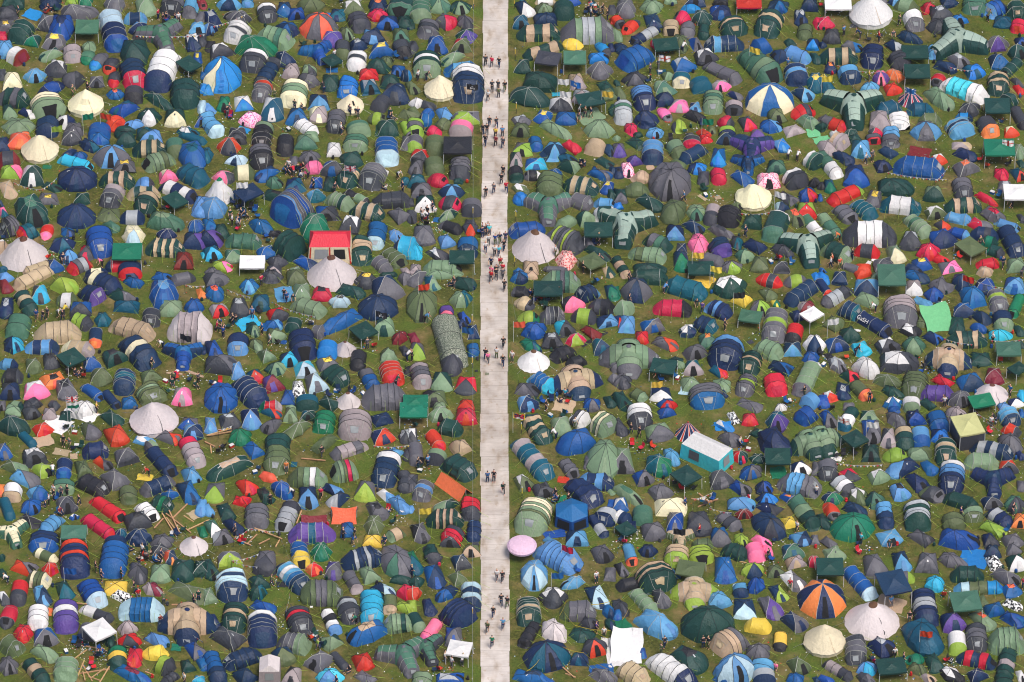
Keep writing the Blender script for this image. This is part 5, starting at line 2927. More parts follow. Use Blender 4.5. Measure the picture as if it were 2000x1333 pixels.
# past 300 of one kind the smallest ones become one mass
from collections import Counter, defaultdict
bykind = defaultdict(list)
for e in entries: bykind[e['nm']].append(e)
MASS = []
for nm, es in bykind.items():
    es.sort(key=lambda e: -e['w']*e['h'])
    for e in es[300:]: e['mass'] = True; MASS.append(e)
print('KINDS', {k: len(v) for k, v in bykind.items()})
SIZEW = lambda e: 'large ' if e['w']*e['h'] > 2600 else ('small ' if e['w']*e['h'] < 700 else '')
GROUPS = {'gazebo': 'gazebos put up between the tents', 'bell_tent': 'pale bell tents and tipis'}
TENTS = []
massMB = {}
for e in entries:
    rg = random.Random(e['i']*31+7)
    t = e['t']; VN[0] = e['n'] or 3
    foot = at(e['x'], e['y'])
    gs = 1.10 if e['w']*e['h'] < 1600 else 1.03
    e['w'] *= gs; e['h'] *= gs
    dist = (foot-CAM).length; ppm = FPX/dist
    a = e['a']
    if t == 'G': a = {5: 8, 10: 42, 15: 38, 20: 40, 25: 42, 30: 42}.get(int(a), a)
    th = math.radians(a)
    yaw = math.atan2(-math.sin(th)/SIND, math.cos(th))
    if t in 'DE' or t in 'TH': yaw += rg.uniform(-.10, .10)
    if t == 'F' and a == 60: yaw = math.radians(-36)
    if t == 'U' or t in 'BI': yaw = math.radians(-80)
    sink = 0
    L_, W_, H_, cx, cy = fit(t, e['w'], e['h'], yaw, e['c'], ppm)
    # put the middle of the outline where the photograph has it: cy is metres up the picture from the base
    base = at(e['x']-cx*ppm, e['y']+cy*ppm)
    e['base'] = base; e['LWH'] = (L_, W_, H_); e['yaw'] = yaw
    parts = build(t, L_, W_, H_, e['c'], rg, full=not e.get('mass'))
    if e.get('mass'):
        M = Matrix.Translation(base) @ Matrix.Rotation(yaw, 4, 'Z')
        mm = np.array(M)
        mb = massMB.setdefault(e['nm'], MB())
        for nm_, p_ in parts:
            V = np.concatenate(p_.v); V = V@mm[:3, :3].T+mm[:3, 3]
            mb.v.append(V); base_n = mb.n; mb.n += len(V)
            mb.f.extend([[q+base_n for q in f] for f in p_.f]); mb.m.extend([mb.mi(p_.mats[q]) for q in p_.m])
        continue
    root = bpy.data.objects.new(e['nm'], None); root.empty_display_size = .3; C.objects.link(root)
    root.location = base; root.rotation_euler = (0, 0, yaw)
    size = SIZEW(e)
    bs = (size+e['phrase']+' '+noun(e)) if not (e['phrase']+' '+noun(e)).count('small') else e['phrase']+' '+noun(e)
    if e['nm'] == 'parasol': bs = 'lilac pink fringed parasol on a wooden pole'
    tag(root, label_for(e['x'], e['y'], bs, USED, e['i']), e['cat'], GROUPS.get(e['nm'], e['cat']+'s pitched on the grass'))
    for nm_, p_ in parts:
        hard = nm_ in ('wall', 'leg', 'mesh_wall') or t in 'FPG'
        link(nm_, p_.mesh(nm_, smooth=not (t in 'FP'), ang=.30, crease=.085 if t not in 'FPGU' else 0, seed=e['i']), root)
    # guy ropes
    if (t in 'VSTBDEI' and e['w']*e['h'] > (1250 if t in 'TD' else 900)):
        hx, hy = L_/2, W_/2
        ng = {'B': 10, 'V': 8, 'S': 6, 'T': 6 if e['w']*e['h'] > 1900 else 4}.get(t, 4)
        for q in range(ng):
            if t == 'T':
                sx = [-.5, .5, 0][q//2 % 3]*L_*.6; sy = 1 if q % 2 else -1
                p0 = (sx, sy*hy*.8, H_*.6); out = (.3*sx/L_, sy)
            else:
                an = 2*math.pi*(q+.5)/ng; p0 = (hx*.7*math.cos(an), hy*.7*math.sin(an), H_*.42); out = (math.cos(an), math.sin(an))
                if t == 'B': p0 = (hx*.97*math.cos(an), hy*.97*math.sin(an), H_*.2)
                if t == 'V': p0 = (W_*.33*math.cos(an), W_*.33*math.sin(an), H_*.6)
            m = MB(); m.tube(guy_pts(p0, out, rg.uniform(.8, 1.4)), .014, M_GUY if t != 'B' else M_POLEL, 3, False); link('guy_rope', m.mesh('guy_rope'), root)
    if t == 'T' and abs(e['x']-1705) < 8 and abs(e['y']-636) < 8:     # painted name on the side that faces the camera
        tx = bpy.data.curves.new('lettering', 'FONT'); tx.body = 'GaSH'; tx.size = .66; tx.extrude = .006; tx.align_x = 'CENTER'; tx.align_y = 'CENTER'
        tx.materials.append(MATS['w']); o = link('lettering_source', tx, root)
        sgn = -1 if math.cos(yaw) > 0 else 1
        o.location = (-L_*.20*(-sgn), sgn*W_*.40, H_*.78); o.rotation_euler = (math.radians(48), 0, 0 if sgn < 0 else math.pi)
        bpy.context.view_layer.update(); tm = bpy.data.meshes.new_from_object(o.evaluated_get(bpy.context.evaluated_depsgraph_get())); o2 = link('lettering', tm, root); o2.location = o.location; o2.rotation_euler = o.rotation_euler; bpy.data.objects.remove(o)
    TENTS.append((e, root))
for nm, mb in massMB.items():
    o = link('tent_cluster', mb.mesh('mass', ang=.5)); o['kind'] = 'stuff'
    o['label'] = 'smallest '+nm.replace('_', ' ')+'s scattered between the larger ones'

# ------------------------------------------------------------ people
def skin(name, verts, edges, radii, sub=1, root=0):
    me = bpy.data.meshes.new(name); me.from_pydata(verts, edges, [])
    o = bpy.data.objects.new('tmp', me); C.objects.link(o)
    md = o.modifiers.new('s', 'SKIN'); md.use_smooth_shade = True
    sv = me.skin_vertices[0].data
    for i, r in enumerate(radii): sv[i].radius = (r, r) if not isinstance(r, tuple) else r
    sv[root].use_root = True
    if sub: s = o.modifiers.new('u', 'SUBSURF'); s.levels = sub; s.render_levels = sub
    dg = bpy.context.evaluated_depsgraph_get()
    out = bpy.data.meshes.new_from_object(o.evaluated_get(dg)); out.name = name
    bpy.data.objects.remove(o); bpy.data.meshes.remove(me)
    for p_ in out.polygons: p_.use_smooth = True
    return out
def pose(kind):
    """joints, facing +Y (away is +Y)"""
    J = {}
    hz = {'stand': .93, 'walk': .91, 'stride': .90, 'bend': .92, 'chair': .47, 'ground': .13}[kind]
    J['pel'] = (0, 0, hz)
    lean = {'stand': .0, 'walk': .04, 'stride': .06, 'bend': .42, 'chair': -.08, 'ground': -.10}[kind]
    drop = .16 if kind == 'bend' else 0
    J['che'] = (0, lean*.7, hz+.33-drop*.4); J['nec'] = (0, lean, hz+.52-drop); J['hea'] = (0, lean+.03, hz+.70-drop*1.1)
    for s, n in ((-1, 'l'), (1, 'r')):
        J['hip'+n] = (s*.09, 0, hz-.04)
        J['sho'+n] = (s*.18, lean*.95, hz+.47-drop)
        if kind in ('stand', 'bend'):
            J['kne'+n] = (s*.10, .02, .48); J['ank'+n] = (s*.11, 0, .08); J['toe'+n] = (s*.12, .15, .03)
            J['elb'+n] = (s*.25, lean+.02, hz+.22-drop); J['wri'+n] = (s*.22, lean+.16, hz+.02-drop)
        elif kind in ('walk', 'stride'):
            k = s*(.20 if kind == 'walk' else -.27)
            J['kne'+n] = (s*.09, k*.6+.06, .49); J['ank'+n] = (s*.09, k, .09 if k > 0 else .14); J['toe'+n] = (s*.09, k+.15, .04 if k > 0 else .06)
            J['elb'+n] = (s*.24, -k*.5+lean, hz+.20); J['wri'+n] = (s*.21, -k*1.1+lean+.08, hz+.0)
        elif kind == 'chair':
            J['kne'+n] = (s*.11, .42, .50); J['ank'+n] = (s*.12, .46, .08); J['toe'+n] = (s*.12, .60, .03)
            J['elb'+n] = (s*.27, .08, .72); J['wri'+n] = (s*.18, .30, .62)
        else:
            J['kne'+n] = (s*.20, .36, .42 if s > 0 else .20); J['ank'+n] = (s*.12, .60, .08); J['toe'+n] = (s*.13, .74, .08)
            J['elb'+n] = (s*.26, .04, .36); J['wri'+n] = (s*.18, .24, .30)
    return J
PO = {}
def make_pose(kind):
    J = pose(kind)
    def chain(names, rad, extra=()):
        idx = {n: i for i, n in enumerate(names)}
        return [J[n] for n in names]
    # the body: one skinned surface with head, limbs and fingers
    names = ['pel', 'che', 'nec', 'hea', 'hipl', 'knel', 'ankl', 'toel', 'hipr', 'kner', 'ankr', 'toer', 'shol', 'elbl', 'wril', 'shor', 'elbr', 'wrir']
    rad = [.10, .10, .05, .075, .075, .05, .035, .03, .075, .05, .035, .03, .05, .036, .026, .05, .036, .026]
    V = [J[n] for n in names]; ix = {n: i for i, n in enumerate(names)}
    E = [(ix[a], ix[b]) for a, b in (('pel', 'che'), ('che', 'nec'), ('nec', 'hea'), ('pel', 'hipl'), ('hipl', 'knel'), ('knel', 'ankl'), ('ankl', 'toel'), ('pel', 'hipr'), ('hipr', 'kner'), ('kner', 'ankr'), ('ankr', 'toer'),
                                  ('nec', 'shol'), ('shol', 'elbl'), ('elbl', 'wril'), ('nec', 'shor'), ('shor', 'elbr'), ('elbr', 'wrir'))]
    # crown of the head and nose
    h = Vector(J['hea']); V.append(tuple(h+Vector((0, .0, .12)))); rad.append(.065); E.append((ix['hea'], len(V)-1))
    V.append(tuple(h+Vector((0, .09, .03)))); rad.append(.018); E.append((ix['hea'], len(V)-1))
    for s, n in ((-1, 'l'), (1, 'r')):
        wv = Vector(J['wri'+n]); d = (wv-Vector(J['elb'+n])).normalized(); sd_ = Vector((s, 0, 0)); sd_ = (sd_-d*sd_.dot(d)).normalized()
        V.append(tuple(wv+d*.06)); rad.append(.03); E.append((ix['wri'+n], len(V)-1)); pi_ = len(V)-1
        for q, (o_, ln_) in enumerate(((-.028, .07), (-.01, .085), (.01, .08), (.028, .062))):
            V.append(tuple(wv+d*(.07+ln_)+Vector((0, 1, 0)).cross(d).normalized()*o_+Vector((0, .015, 0)))); rad.append(.009); E.append((pi_, len(V)-1))
        V.append(tuple(wv+d*.07+Vector((0, .05, 0)))); rad.append(.011); E.append((pi_, len(V)-1))
    body = skin('body', V, E, rad, 1)
    def sub(names_, rads, edges):
        ix_ = {n: i for i, n in enumerate(names_)}
        return [J[n] for n in names_], [(ix_[a], ix_[b]) for a, b in edges], rads
    mid = lambda a, b, t: tuple(Vector(J[a]).lerp(Vector(J[b]), t))
    J['eml'], J['emr'] = mid('shol', 'elbl', .9), mid('shor', 'elbr', .9)
    J['ch2'] = mid('che', 'nec', .75); J['pe2'] = tuple(Vector(J['pel'])+Vector((0, 0, .02)))
    v_, e_, r_ = sub(['pe2', 'che', 'ch2', 'shol', 'eml', 'shor', 'emr'], [(.155, .115), (.165, .12), (.12, .10), .072, .058, .072, .058], [('pe2', 'che'), ('che', 'ch2'), ('ch2', 'shol'), ('shol', 'eml'), ('ch2', 'shor'), ('shor', 'emr')])
    shirt = skin('shirt', v_, e_, r_, 1)
    tl = .85
    J['ktl'], J['ktr'] = mid('knel', 'ankl', tl), mid('kner', 'ankr', tl)
    v_, e_, r_ = sub(['pel', 'hipl', 'knel', 'ktl', 'hipr', 'kner', 'ktr'], [(.145, .11), .095, .072, .055, .095, .072, .055], [('pel', 'hipl'), ('hipl', 'knel'), ('knel', 'ktl'), ('pel', 'hipr'), ('hipr', 'kner'), ('kner', 'ktr')])
    trou = skin('trousers', v_, e_, r_, 1)
    hb = [tuple(h+Vector((0, -.025, .13))), tuple(h+Vector((0, -.055, .05))), tuple(h+Vector((0, -.05, -.02)))]
    hair = skin('hair', hb, [(0, 1), (1, 2)], [.082, .075, .05], 1)
    PO[kind] = (body, shirt, trou, hair)
M_SKIN = node_mat('skin', srgb(206, 158, 132), var=.12, bump=0)
PCOL = {k: srgb(*PAL[k][1]) for k in PAL}
CLOTH = {}
def cloth(k):
    if k not in CLOTH: CLOTH[k] = node_mat('cloth '+word(k), srgb(*PAL[k][1]), rough=.85, var=.12, bump=0)
    return CLOTH[k]
HAIRM = [node_mat('hair dark', (.02, .014, .01), bump=0), node_mat('hair brown', (.07, .04, .02), bump=0), node_mat('hair fair', (.36, .25, .12), bump=0)]
for kd in ('stand', 'walk', 'stride', 'bend', 'chair', 'ground'):
    make_pose(kd)
    for me_ in PO[kd]:
        me_.materials.clear(); me_.materials.append(M_SKIN)
NP = [0]
DOING = {'stand': 'standing', 'walk': 'walking', 'stride': 'striding', 'bend': 'bending forward', 'chair': 'sitting', 'ground': 'sitting on the grass'}
def person(p, kind, shirt, rz, where, px, py, scale=1.0):
    NP[0] += 1
    rg = random.Random(NP[0]*13)
    r = bpy.data.objects.new('person', None); C.objects.link(r); r.location = p; r.rotation_euler = (0, 0, rz); r.scale = (scale,)*3
    tr = rg.choice('dnxdnyo'); hi = rg.choice((0, 0, 1, 1, 2))
    mats = (M_SKIN, cloth(shirt), cloth(tr), HAIRM[hi])
    for nm_, me_, mt in zip(('body', 'shirt', 'trousers', 'hair'), PO[kind], mats):
        o = bpy.data.objects.new(nm_, me_); C.objects.link(o); o.parent = r
        o.material_slots[0].link = 'OBJECT'; o.material_slots[0].material = mt
    base = 'person in %s top and %s trousers %s' % (word(shirt).replace(' ', '-'), word(tr), DOING[kind]) if where == 'path' else 'person in %s top %s' % (word(shirt).replace(' ', '-'), DOING[kind].replace(' on the grass', ''))
    if where == 'path':
        order = int(py)
        s = base+' on the trackway '+['at its top end', 'in its upper third', 'above its middle', 'below its middle', 'in its lower third', 'at its bottom end'][min(5, int(py/1333*6))]
        if s in USED: s = base+' '+DIST(px, py)
        USED.add(s)
    else: s = label_for(px, py, base, USED)
    tag(r, s, 'person', 'people on the trackway' if where == 'path' else 'people among the tents')
    return r
def DIST(px, py):
    side = 'near its left edge' if px < 960 else ('near its right edge' if px > 974 else 'along its middle')
    s = 'on trackway '+side
    d = ['at top', 'high up', 'above halfway', 'below halfway', 'low down', 'at bottom'][min(5, int(py/1333*6))]
    return s+' '+d
occupied = [(e['base'], max(e['LWH'][0], e['LWH'][1])/2, e['t']) for e in entries if 'base' in e]
def free(p, r=.35):
    for b, rr, t in occupied:
        if t == 'G': continue
        if abs(p.x-b.x) < rr*.85+r and abs(p.y-b.y) < rr*.85+r and (p-b).length < rr*.85+r: return False
    return True
PLACED = []
total = 0
MM = []
for t, ox, oy, a in extra:
    if t == 'M': MM.append((ox+float(a[0])/4.9925, oy+float(a[1])/4.9925, int(a[2]), a[3] if len(a) > 3 else None, len(a) > 3 and int(a[2]) == 1 and 936 < ox+float(a[0])/4.9925 < 1000))
budget = 300
for (px, py, n, col, onpath) in sorted(MM, key=lambda m: (not m[4], m[2])):
    rg = random.Random(int(px*7+py*3))
    n2 = n if n <= 2 else int(math.ceil(n*.6))
    for q in range(n2):
        if total >= budget: break
        if onpath:
            kd = rg.choice(('walk', 'stride', 'walk', 'stand')); p = at(px, py+11)
            p.z = .05
            person(p, kd, col, rg.choice((0, 0, math.pi))+rg.uniform(-.3, .3), 'path', px, py, rg.uniform(.94, 1.04))
        else:
            jx, jy = (0, 0) if n == 1 else (rg.uniform(-6, 6)*math.sqrt(n), rg.uniform(-4, 4)*math.sqrt(n))
            kd = rg.choice(('stand', 'stand', 'walk', 'bend')) if n <= 1 else rg.choice(('ground', 'stand', 'chair', 'ground', 'stand'))
            p = at(px+jx, py+jy+(9 if kd in ('stand', 'walk', 'bend') else 4))
            ok = False
            for tr_ in range(12):
                if free(p, .15) and all((p-o).length > .45 for o in PLACED): ok = True; break
                p = p+Vector((rg.uniform(-.5, .5), rg.uniform(-.9, .1), 0))
            if not ok: continue
            p.z = 0; PLACED.append(p.copy())
            cc = col if col and q == 0 else rg.choice('xdnnxwwbrkyoxgnd')
            fig = person(p, kd, cc, rg.uniform(0, 6.28), 'camp', px+jx, py+jy, rg.uniform(.93, 1.04))
            if kd == 'chair': CHAIRS.append((p.copy(), fig.rotation_euler.z, px+jx, py+jy)) if 'CHAIRS' in globals() else globals().__setitem__('CHAIRS', [(p.copy(), fig.rotation_euler.z, px+jx, py+jy)])
        total += 1
print('PEOPLE', total)

# ------------------------------------------------------------ camping chairs, drinks coolers
def chair_parts(k):
    seat = MB(); s = lin(-.24, .24, 5)
    seat.grid(np.array([[(x, y, .43-.05*math.cos(x*5)*math.cos(y*5)) for x in s] for y in s]), MATS[k])
    back = MB(); back.grid(np.array([[(x, -.24-.12*z, .43+.48*z-.0) for x in s] for z in lin(0, 1, 4)]), MATS[k])
    fr = []
    for (x0, y0, x1, y1) in ((-.26, -.26, .26, .26), (.26, -.26, -.26, .26)):
        for (ax_, ay_, az_, bx_, by_, bz_) in ((x0, y0, 0, x1, y1, .45),):
            m = MB(); m.tube([(ax_, ay_, az_), (bx_, by_, bz_)], .014, M_POLE, 4); fr.append(m)
            m = MB(); m.tube([(bx_, by_, 0), (ax_, ay_, .45)], .014, M_POLE, 4); fr.append(m)
    return seat.mesh('seat'), back.mesh('backrest'), [m.mesh('leg') for m in fr]
CH = {k: chair_parts(k) for k in 'nbgxr'}
def chair(p, rz, k, px, py):
    r = bpy.data.objects.new('camping_chair', None); C.objects.link(r); r.location = p; r.rotation_euler = (0, 0, rz)
    s_, b_, l_ = CH[k]
    link('seat', s_, r); link('backrest', b_, r)
    for q in l_: link('leg', q, r)
    tag(r, label_for(px, py, word(k)+' folding chair', USED), 'camping chair', 'folding camping chairs')
for p, rz, px, py in globals().get('CHAIRS', []): chair(p, rz, random.Random(int(px)).choice('nbgxr'), px, py)
def cooler(p, rz, k, px, py):
    r = bpy.data.objects.new('cool_box', None); C.objects.link(r); r.location = p; r.rotation_euler = (0, 0, rz)
    m = MB(); m.box((-.24, -.16, 0), (.24, .16, .30), MATS[k]); link('body', m.mesh('body', smooth=False), r)
    m = MB(); m.box((-.25, -.17, .302), (.25, .17, .36), MATS['w']); link('lid', m.mesh('lid', smooth=False), r)
    m = MB(); m.tube([(-.26, 0, .2), (-.26, 0, .40), (.26, 0, .40), (.26, 0, .2)], .012, MATS['w'], 4); link('handle', m.mesh('handle'), r)
    tag(r, label_for(px, py, word(k)+' cool box with white lid', USED), 'cool box', 'cool boxes by the camp circles')

def bag_parts(k):
    m = MB(); a = lin(0, 2*math.pi, 9)
    m.grid(np.array([np.stack([.17*f*np.cos(a), .12*f*np.sin(a)+o_, a*0+z], -1) for f, z, o_ in ((.9, .0, 0), (1.05, .12, .02), (1.0, .32, .01), (.75, .46, 0), (.0, .5, 0))]), MATS[k])
    b = MB(); b.grid(np.array([np.stack([.10*f*np.cos(a), .06*f*np.sin(a)-.13, a*0+z], -1) for f, z in ((.8, .04), (1, .12), (.9, .22), (0, .26))]), MATS[k])
    return m.mesh('body'), b.mesh('pocket')
BAG = {k: bag_parts(k) for k in 'xnrgbd'}
nb = 0
for e, root in TENTS:
    rg = random.Random(e['i']+5)
    if nb >= 170 or rg.random() > .16: continue
    L_, W_, H_ = e['LWH']; y_ = e['yaw']+rg.uniform(-.5, .5)
    p = e['base']+Vector((math.cos(y_), math.sin(y_), 0))*(L_/2+rg.uniform(.3, .6))
    if not free(p, .1): continue
    k = rg.choice('xnrgbd'); nb += 1
    r = bpy.data.objects.new('rucksack', None); C.objects.link(r); r.location = (p.x, p.y, 0); r.rotation_euler = (0, 0, rg.uniform(0, 6.28))
    link('body', BAG[k][0], r); link('pocket', BAG[k][1], r)
    tag(r, label_for(e['x'], e['y'], word(k)+' rucksack', USED), 'rucksack', 'rucksacks left outside tents')
for (px, py, n, c_, on) in MM:
    if n < 2 or on: continue
    rg = random.Random(int(px*11+py))
    for q in range(2 if n > 2 else 1):
        p = at(px+rg.uniform(-11, 11), py+rg.uniform(-8, 8)+4)
        if free(p, .15): chair(Vector((p.x, p.y, 0)), rg.uniform(0, 6.28), rg.choice('nbgxr'), px, py)
# ------------------------------------------------------------ flags, posts, beams, bunting, sheets
def flag_cloth(col, W=1.25, H=.8, rng=random):
    m = MB(); nx_, nz_ = 25, 15
    u = lin(0, 1, nx_); v = lin(0, 1, nz_)
    G = np.array([[(uu*W, .10*math.sin(uu*7+vv)*uu+.04*math.sin(uu*15+vv*3), vv*H-.10*uu) for uu in u] for vv in v])
    uc, vc = (u[:-1]+u[1:])/2, (v[:-1]+v[1:])/2
    U, V = np.meshgrid(uc, vc)
    def union():
        s = np.zeros_like(U, int)
        d1 = np.abs((V-.5)-(U-.5)); d2 = np.abs((V-.5)+(U-.5))
        s[(d1 < .14) | (d2 < .14)] = 1; s[(d1 < .05) | (d2 < .05)] = 2
        s[(np.abs(U-.5) < .12) | (np.abs(V-.5) < .17)] = 1; s[(np.abs(U-.5) < .065) | (np.abs(V-.5) < .10)] = 2
        return s
    if col == 'j': MATSEQ[:] = [MATS['n'], MATS['w'], MATS['r']]; sel = union()
    elif col == 'J': MATSEQ[:] = [MATS['w'], MATS['b'], MATS['b']]; sel = union()
    elif col == 'X': MATSEQ[:] = [MATS['w'], MATS['r']]; sel = ((np.abs(U-.5) < .07) | (np.abs(V-.5) < .1)).astype(int)
    elif col == 'K': MATSEQ[:] = [MATS['x'], MATS['w']]; sel = ((((U-.5)**2*2.4+(V-.62)**2) < .022) | ((np.abs(V-.28-(U-.5)*.5) < .045) & (np.abs(U-.5) < .2)) | ((np.abs(V-.28+(U-.5)*.5) < .045) & (np.abs(U-.5) < .2))).astype(int)
    elif col == 'L': # white over green, red beast left plain
        MATSEQ[:] = [MATS['w'], MATS['e']]; sel = (V < .5).astype(int)
    elif col == 'Z': # sunrays in red and blue with a yellow border
        MATSEQ[:] = [MATS['n'], MATS['r'], MATS['u'], MATS['w']]; an = np.floor(np.arctan2(V-.45, U-.5)/(math.pi/6)).astype(int) % 2
        sel = an.copy(); sel[(V < .45) & (np.abs(U-.5) < .45-V)] = 3; sel[(U < .07) | (U > .93) | (V < .1) | (V > .9)] = 2
    elif col == 'S':
        MATSEQ[:] = [MATS['B'], MATS['w']]; sel = (((U-.5)**2+(V-.5)**2*.6) < .03).astype(int)
    else: MATSEQ[:] = [MATS[col]]; sel = np.zeros_like(U, int)
    m.grid(G, sel); return m
NAMEF = {'j': 'red white and blue crossed flag', 'J': 'blue and white crossed flag', 'X': 'white flag with a red cross', 'K': 'black pirate flag with white skull', 'L': 'white and green flag', 'Z': 'sunray flag with yellow border', 'S': 'turquoise flag with white disc'}
def flag(px, py, ang, col):
    rg = random.Random(int(px+py))
    r = bpy.data.objects.new('flag', None); C.objects.link(r)
    col = SPECIAL.get((round(px), round(py)), col)
    p = at(px, py+30); q = p
    zt = 2.9
    # the cloth shows at (px, py): lower the foot until the top of the pole meets it
    f = at(px, py, z=2.4); r.location = (f.x-.4, f.y, 0)
    m = MB(); m.tube([(0, 0, 0), (0, 0, zt)], .022, M_METAL, 5); link('pole', m.mesh('pole'), r)
    o = link('cloth', flag_cloth(col).mesh('cloth'), r); o.location = (.03, 0, 2.02); o.rotation_euler = (0, 0, rg.uniform(-.5, .4))
    tag(r, label_for(px, py, NAMEF.get(col) or word(col)+' flag'+' on a pole', USED), 'flag', 'flags flown over the tents')
def nearpx(v): return v
SPECIAL = {}
for (x, y, c_) in ((679, 329, 'j'), (1774, 176, 'J'), (1294, 114, 'X'), (1965, 279, 'X'), (918, 170, 'K'), (740, 613, 'K'), (138, 793, 'L'), (1009, 812, 'Z'), (1120, 162, 'S'), (1644, 819, 'X'), (136, 781, 'j'), (824, 563, 'r')):
    SPECIAL[(x, y)] = c_
def special_lookup(px, py, col):
    for (x, y), c_ in list(SPECIAL.items()):
        if abs(px-x) < 6 and abs(py-y) < 6: return c_
    return col
def ribbon(P, col, wdt=.05):
    m = MB(); P = np.array(P); n = len(P)
    up = np.array([0, 0, wdt]); m.grid(np.array([P, P+up]), MATS[col] if isinstance(col, str) else col); return m
def posts_line(px0, py0, px1, py1, z=1.15, kind='bunting', col='w'):
    a, b = at(px0, py0, z), at(px1, py1, z)
    r = bpy.data.objects.new('bunting' if kind == 'bunting' else 'tape_line', None); C.objects.link(r); r.location = (a.x, a.y, 0)
    d = b-a; n = max(4, int(d.length/.35))
    P = [Vector((d.x*k/n, d.y*k/n, z-.25*math.sin(math.pi*k/n)*min(1, d.length/4))) for k in range(n+1)]
    m = ribbon(P, 'w' if kind == 'bunting' else col, .045 if kind == 'bunting' else .09); link('cord' if kind == 'bunting' else 'tape', m.mesh('cord'), r)
    for e_ in (P[0], P[-1]):
        m = MB(); m.tube([(e_.x, e_.y, 0), (e_.x, e_.y, z+.06)], .018, M_POLE, 4); link('post', m.mesh('post'), r)
    if kind == 'bunting':
        for k in range(n):
            c_ = (P[k]+P[k+1])/2; dd = (P[k+1]-P[k])*.33
            m = MB(); m.poly([tuple(c_-dd), tuple(c_+dd), (c_.x+.02, c_.y-.02, c_.z-.24)], MATS['rwuwrwbw'[k % 8]]); link('pennant', m.mesh('pennant', smooth=False), r)
    mx, my = (px0+px1)/2, (py0+py1)/2
    tag(r, label_for(mx, my, 'string of small pennants' if kind == 'bunting' else word(col)+' barrier tape strung', USED), 'bunting' if kind == 'bunting' else 'barrier tape', 'bunting strings between tents' if kind == 'bunting' else 'barrier tape round a pitch')
def beam(px, py, ln, ang):
    p = at(px, py); th = math.radians(ang); rz = math.atan2(-math.sin(th)/SIND, math.cos(th))
    fore = math.hypot(math.cos(rz), math.sin(rz)*SIND)
    Lm = ln/4.9925/18.2/fore
    m = MB(); h_ = Lm/2; rg = random.Random(int(px*3+py))
    m.box((-h_, -.055, 0), (h_, .055, .10), M_WOOD)
    o = link('wooden_beam', m.mesh('wooden_beam', smooth=False), None, (p.x, p.y, .004+rg.choice((0, 0, .115, .23))), rz)
    o.rotation_euler = (0, rg.uniform(-.03, .03), rz)
    o['kind'] = 'thing'
    tag(o, label_for(px, py, ('long' if Lm > 2 else 'short')+' sawn wooden beam', USED), 'wooden beam', 'sawn beams laid round the fire sites')
def sheet(px, py, w_, h_, ang, c):
    p = at(px, py); rg = random.Random(int(px*3+py*5))
    th = math.radians(ang); rz = math.atan2(-math.sin(th)/SIND, math.cos(th)) if ang else rg.uniform(-.25, .25)
    Wm, Hm = w_/4.9925/18.2, h_/4.9925/18.2/SIND
    tall = w_ > 200 and h_ > 200
    lift = 1.1 if tall else 0
    if tall: Hm *= .72
    u = lin(-.5, .5, 15); v = lin(-.5, .5, 13); m = MB()
    ph = rg.uniform(0, 6)
    G = np.array([[(Wm*a*(1+.05*math.sin(b*9+ph)), Hm*b*(1+.06*math.sin(a*8+ph)), .03+.05*abs(math.sin(a*11+ph+b*5))*abs(math.cos(b*9))+lift*(.5+b)*(1-.25*math.cos(a*3.1)) +.02*rg.random()) for a in u] for b in v])
    m.grid(G, MATS[c])
    o = link('ground_sheet' if not tall else 'tarpaulin', m.mesh('sheet'), None, (p.x, p.y, .0), rz)
    lb = 'raised tarpaulin' if tall else ('groundsheet' if w_*h_ > 8000 else 'cloth')
    tag(o, label_for(px, py, word(c)+' crumpled '+lb, USED), 'tarpaulin' if tall else 'ground sheet', 'sheets and cloths lying between tents')
def marker(px, py):
    r = bpy.data.objects.new('marker_post', None); C.objects.link(r); f = at(px, py+6); r.location = (f.x, f.y, 0)
    m = MB(); m.tube([(0, 0, 0), (0, 0, .75)], .035, M_POLE, 6); link('post', m.mesh('post'), r)
    m = MB(); m.tube([(0, 0, .75), (0, 0, 1.5)], .05, MATS['u'], 6); link('sleeve', m.mesh('sleeve'), r)
    m = MB(); m.tube([(0, 0, 1.5), (0, 0, 1.62)], .055, MATS['w'], 6); link('cap', m.mesh('cap'), r)
    tag(r, label_for(px, py, 'thin marker post with yellow sleeve', USED), 'marker post', 'marker posts along the trackway')
LIT = []
for t, ox, oy, a in extra:
    if t == 'M': continue
    f = [float(v) for v in a if v.lstrip('-').replace('.', '').isdigit()]
    px, py = ox+f[0]/4.9925, oy+f[1]/4.9925
    if t == 'L': 
        SPECIAL[(round(px), round(py))] = special_lookup(px, py, a[-1]); flag(px, py, f[2], a[-1])
    elif t == 'N': posts_line(px, py, ox+f[2]/4.9925, oy+f[3]/4.9925)
    elif t == 'Y': posts_line(px, py, ox+f[2]/4.9925, oy+f[3]/4.9925, kind='tape', col=a[-1] if a[-1].isalpha() else 'u')
    elif t == 'J': beam(px, py, f[2], f[3])
    elif t == 'K': sheet(px, py, f[2], f[3], f[4], a[-1])
    elif t == 'Z': marker(px, py)
    elif t == 'X':
        LIT.append((px, py))
        rg = random.Random(int(px+py*3))
        for q in range(3):
            p = at(px+rg.uniform(-16, 16), py+rg.uniform(-12, 12)); 
            if free(p, .2):
                if q < 2: chair(p, rg.uniform(0, 6.28), rg.choice('nbgxr'), px, py)
                else: cooler(p, rg.uniform(0, 6.28), rg.choice('brgB'), px, py)

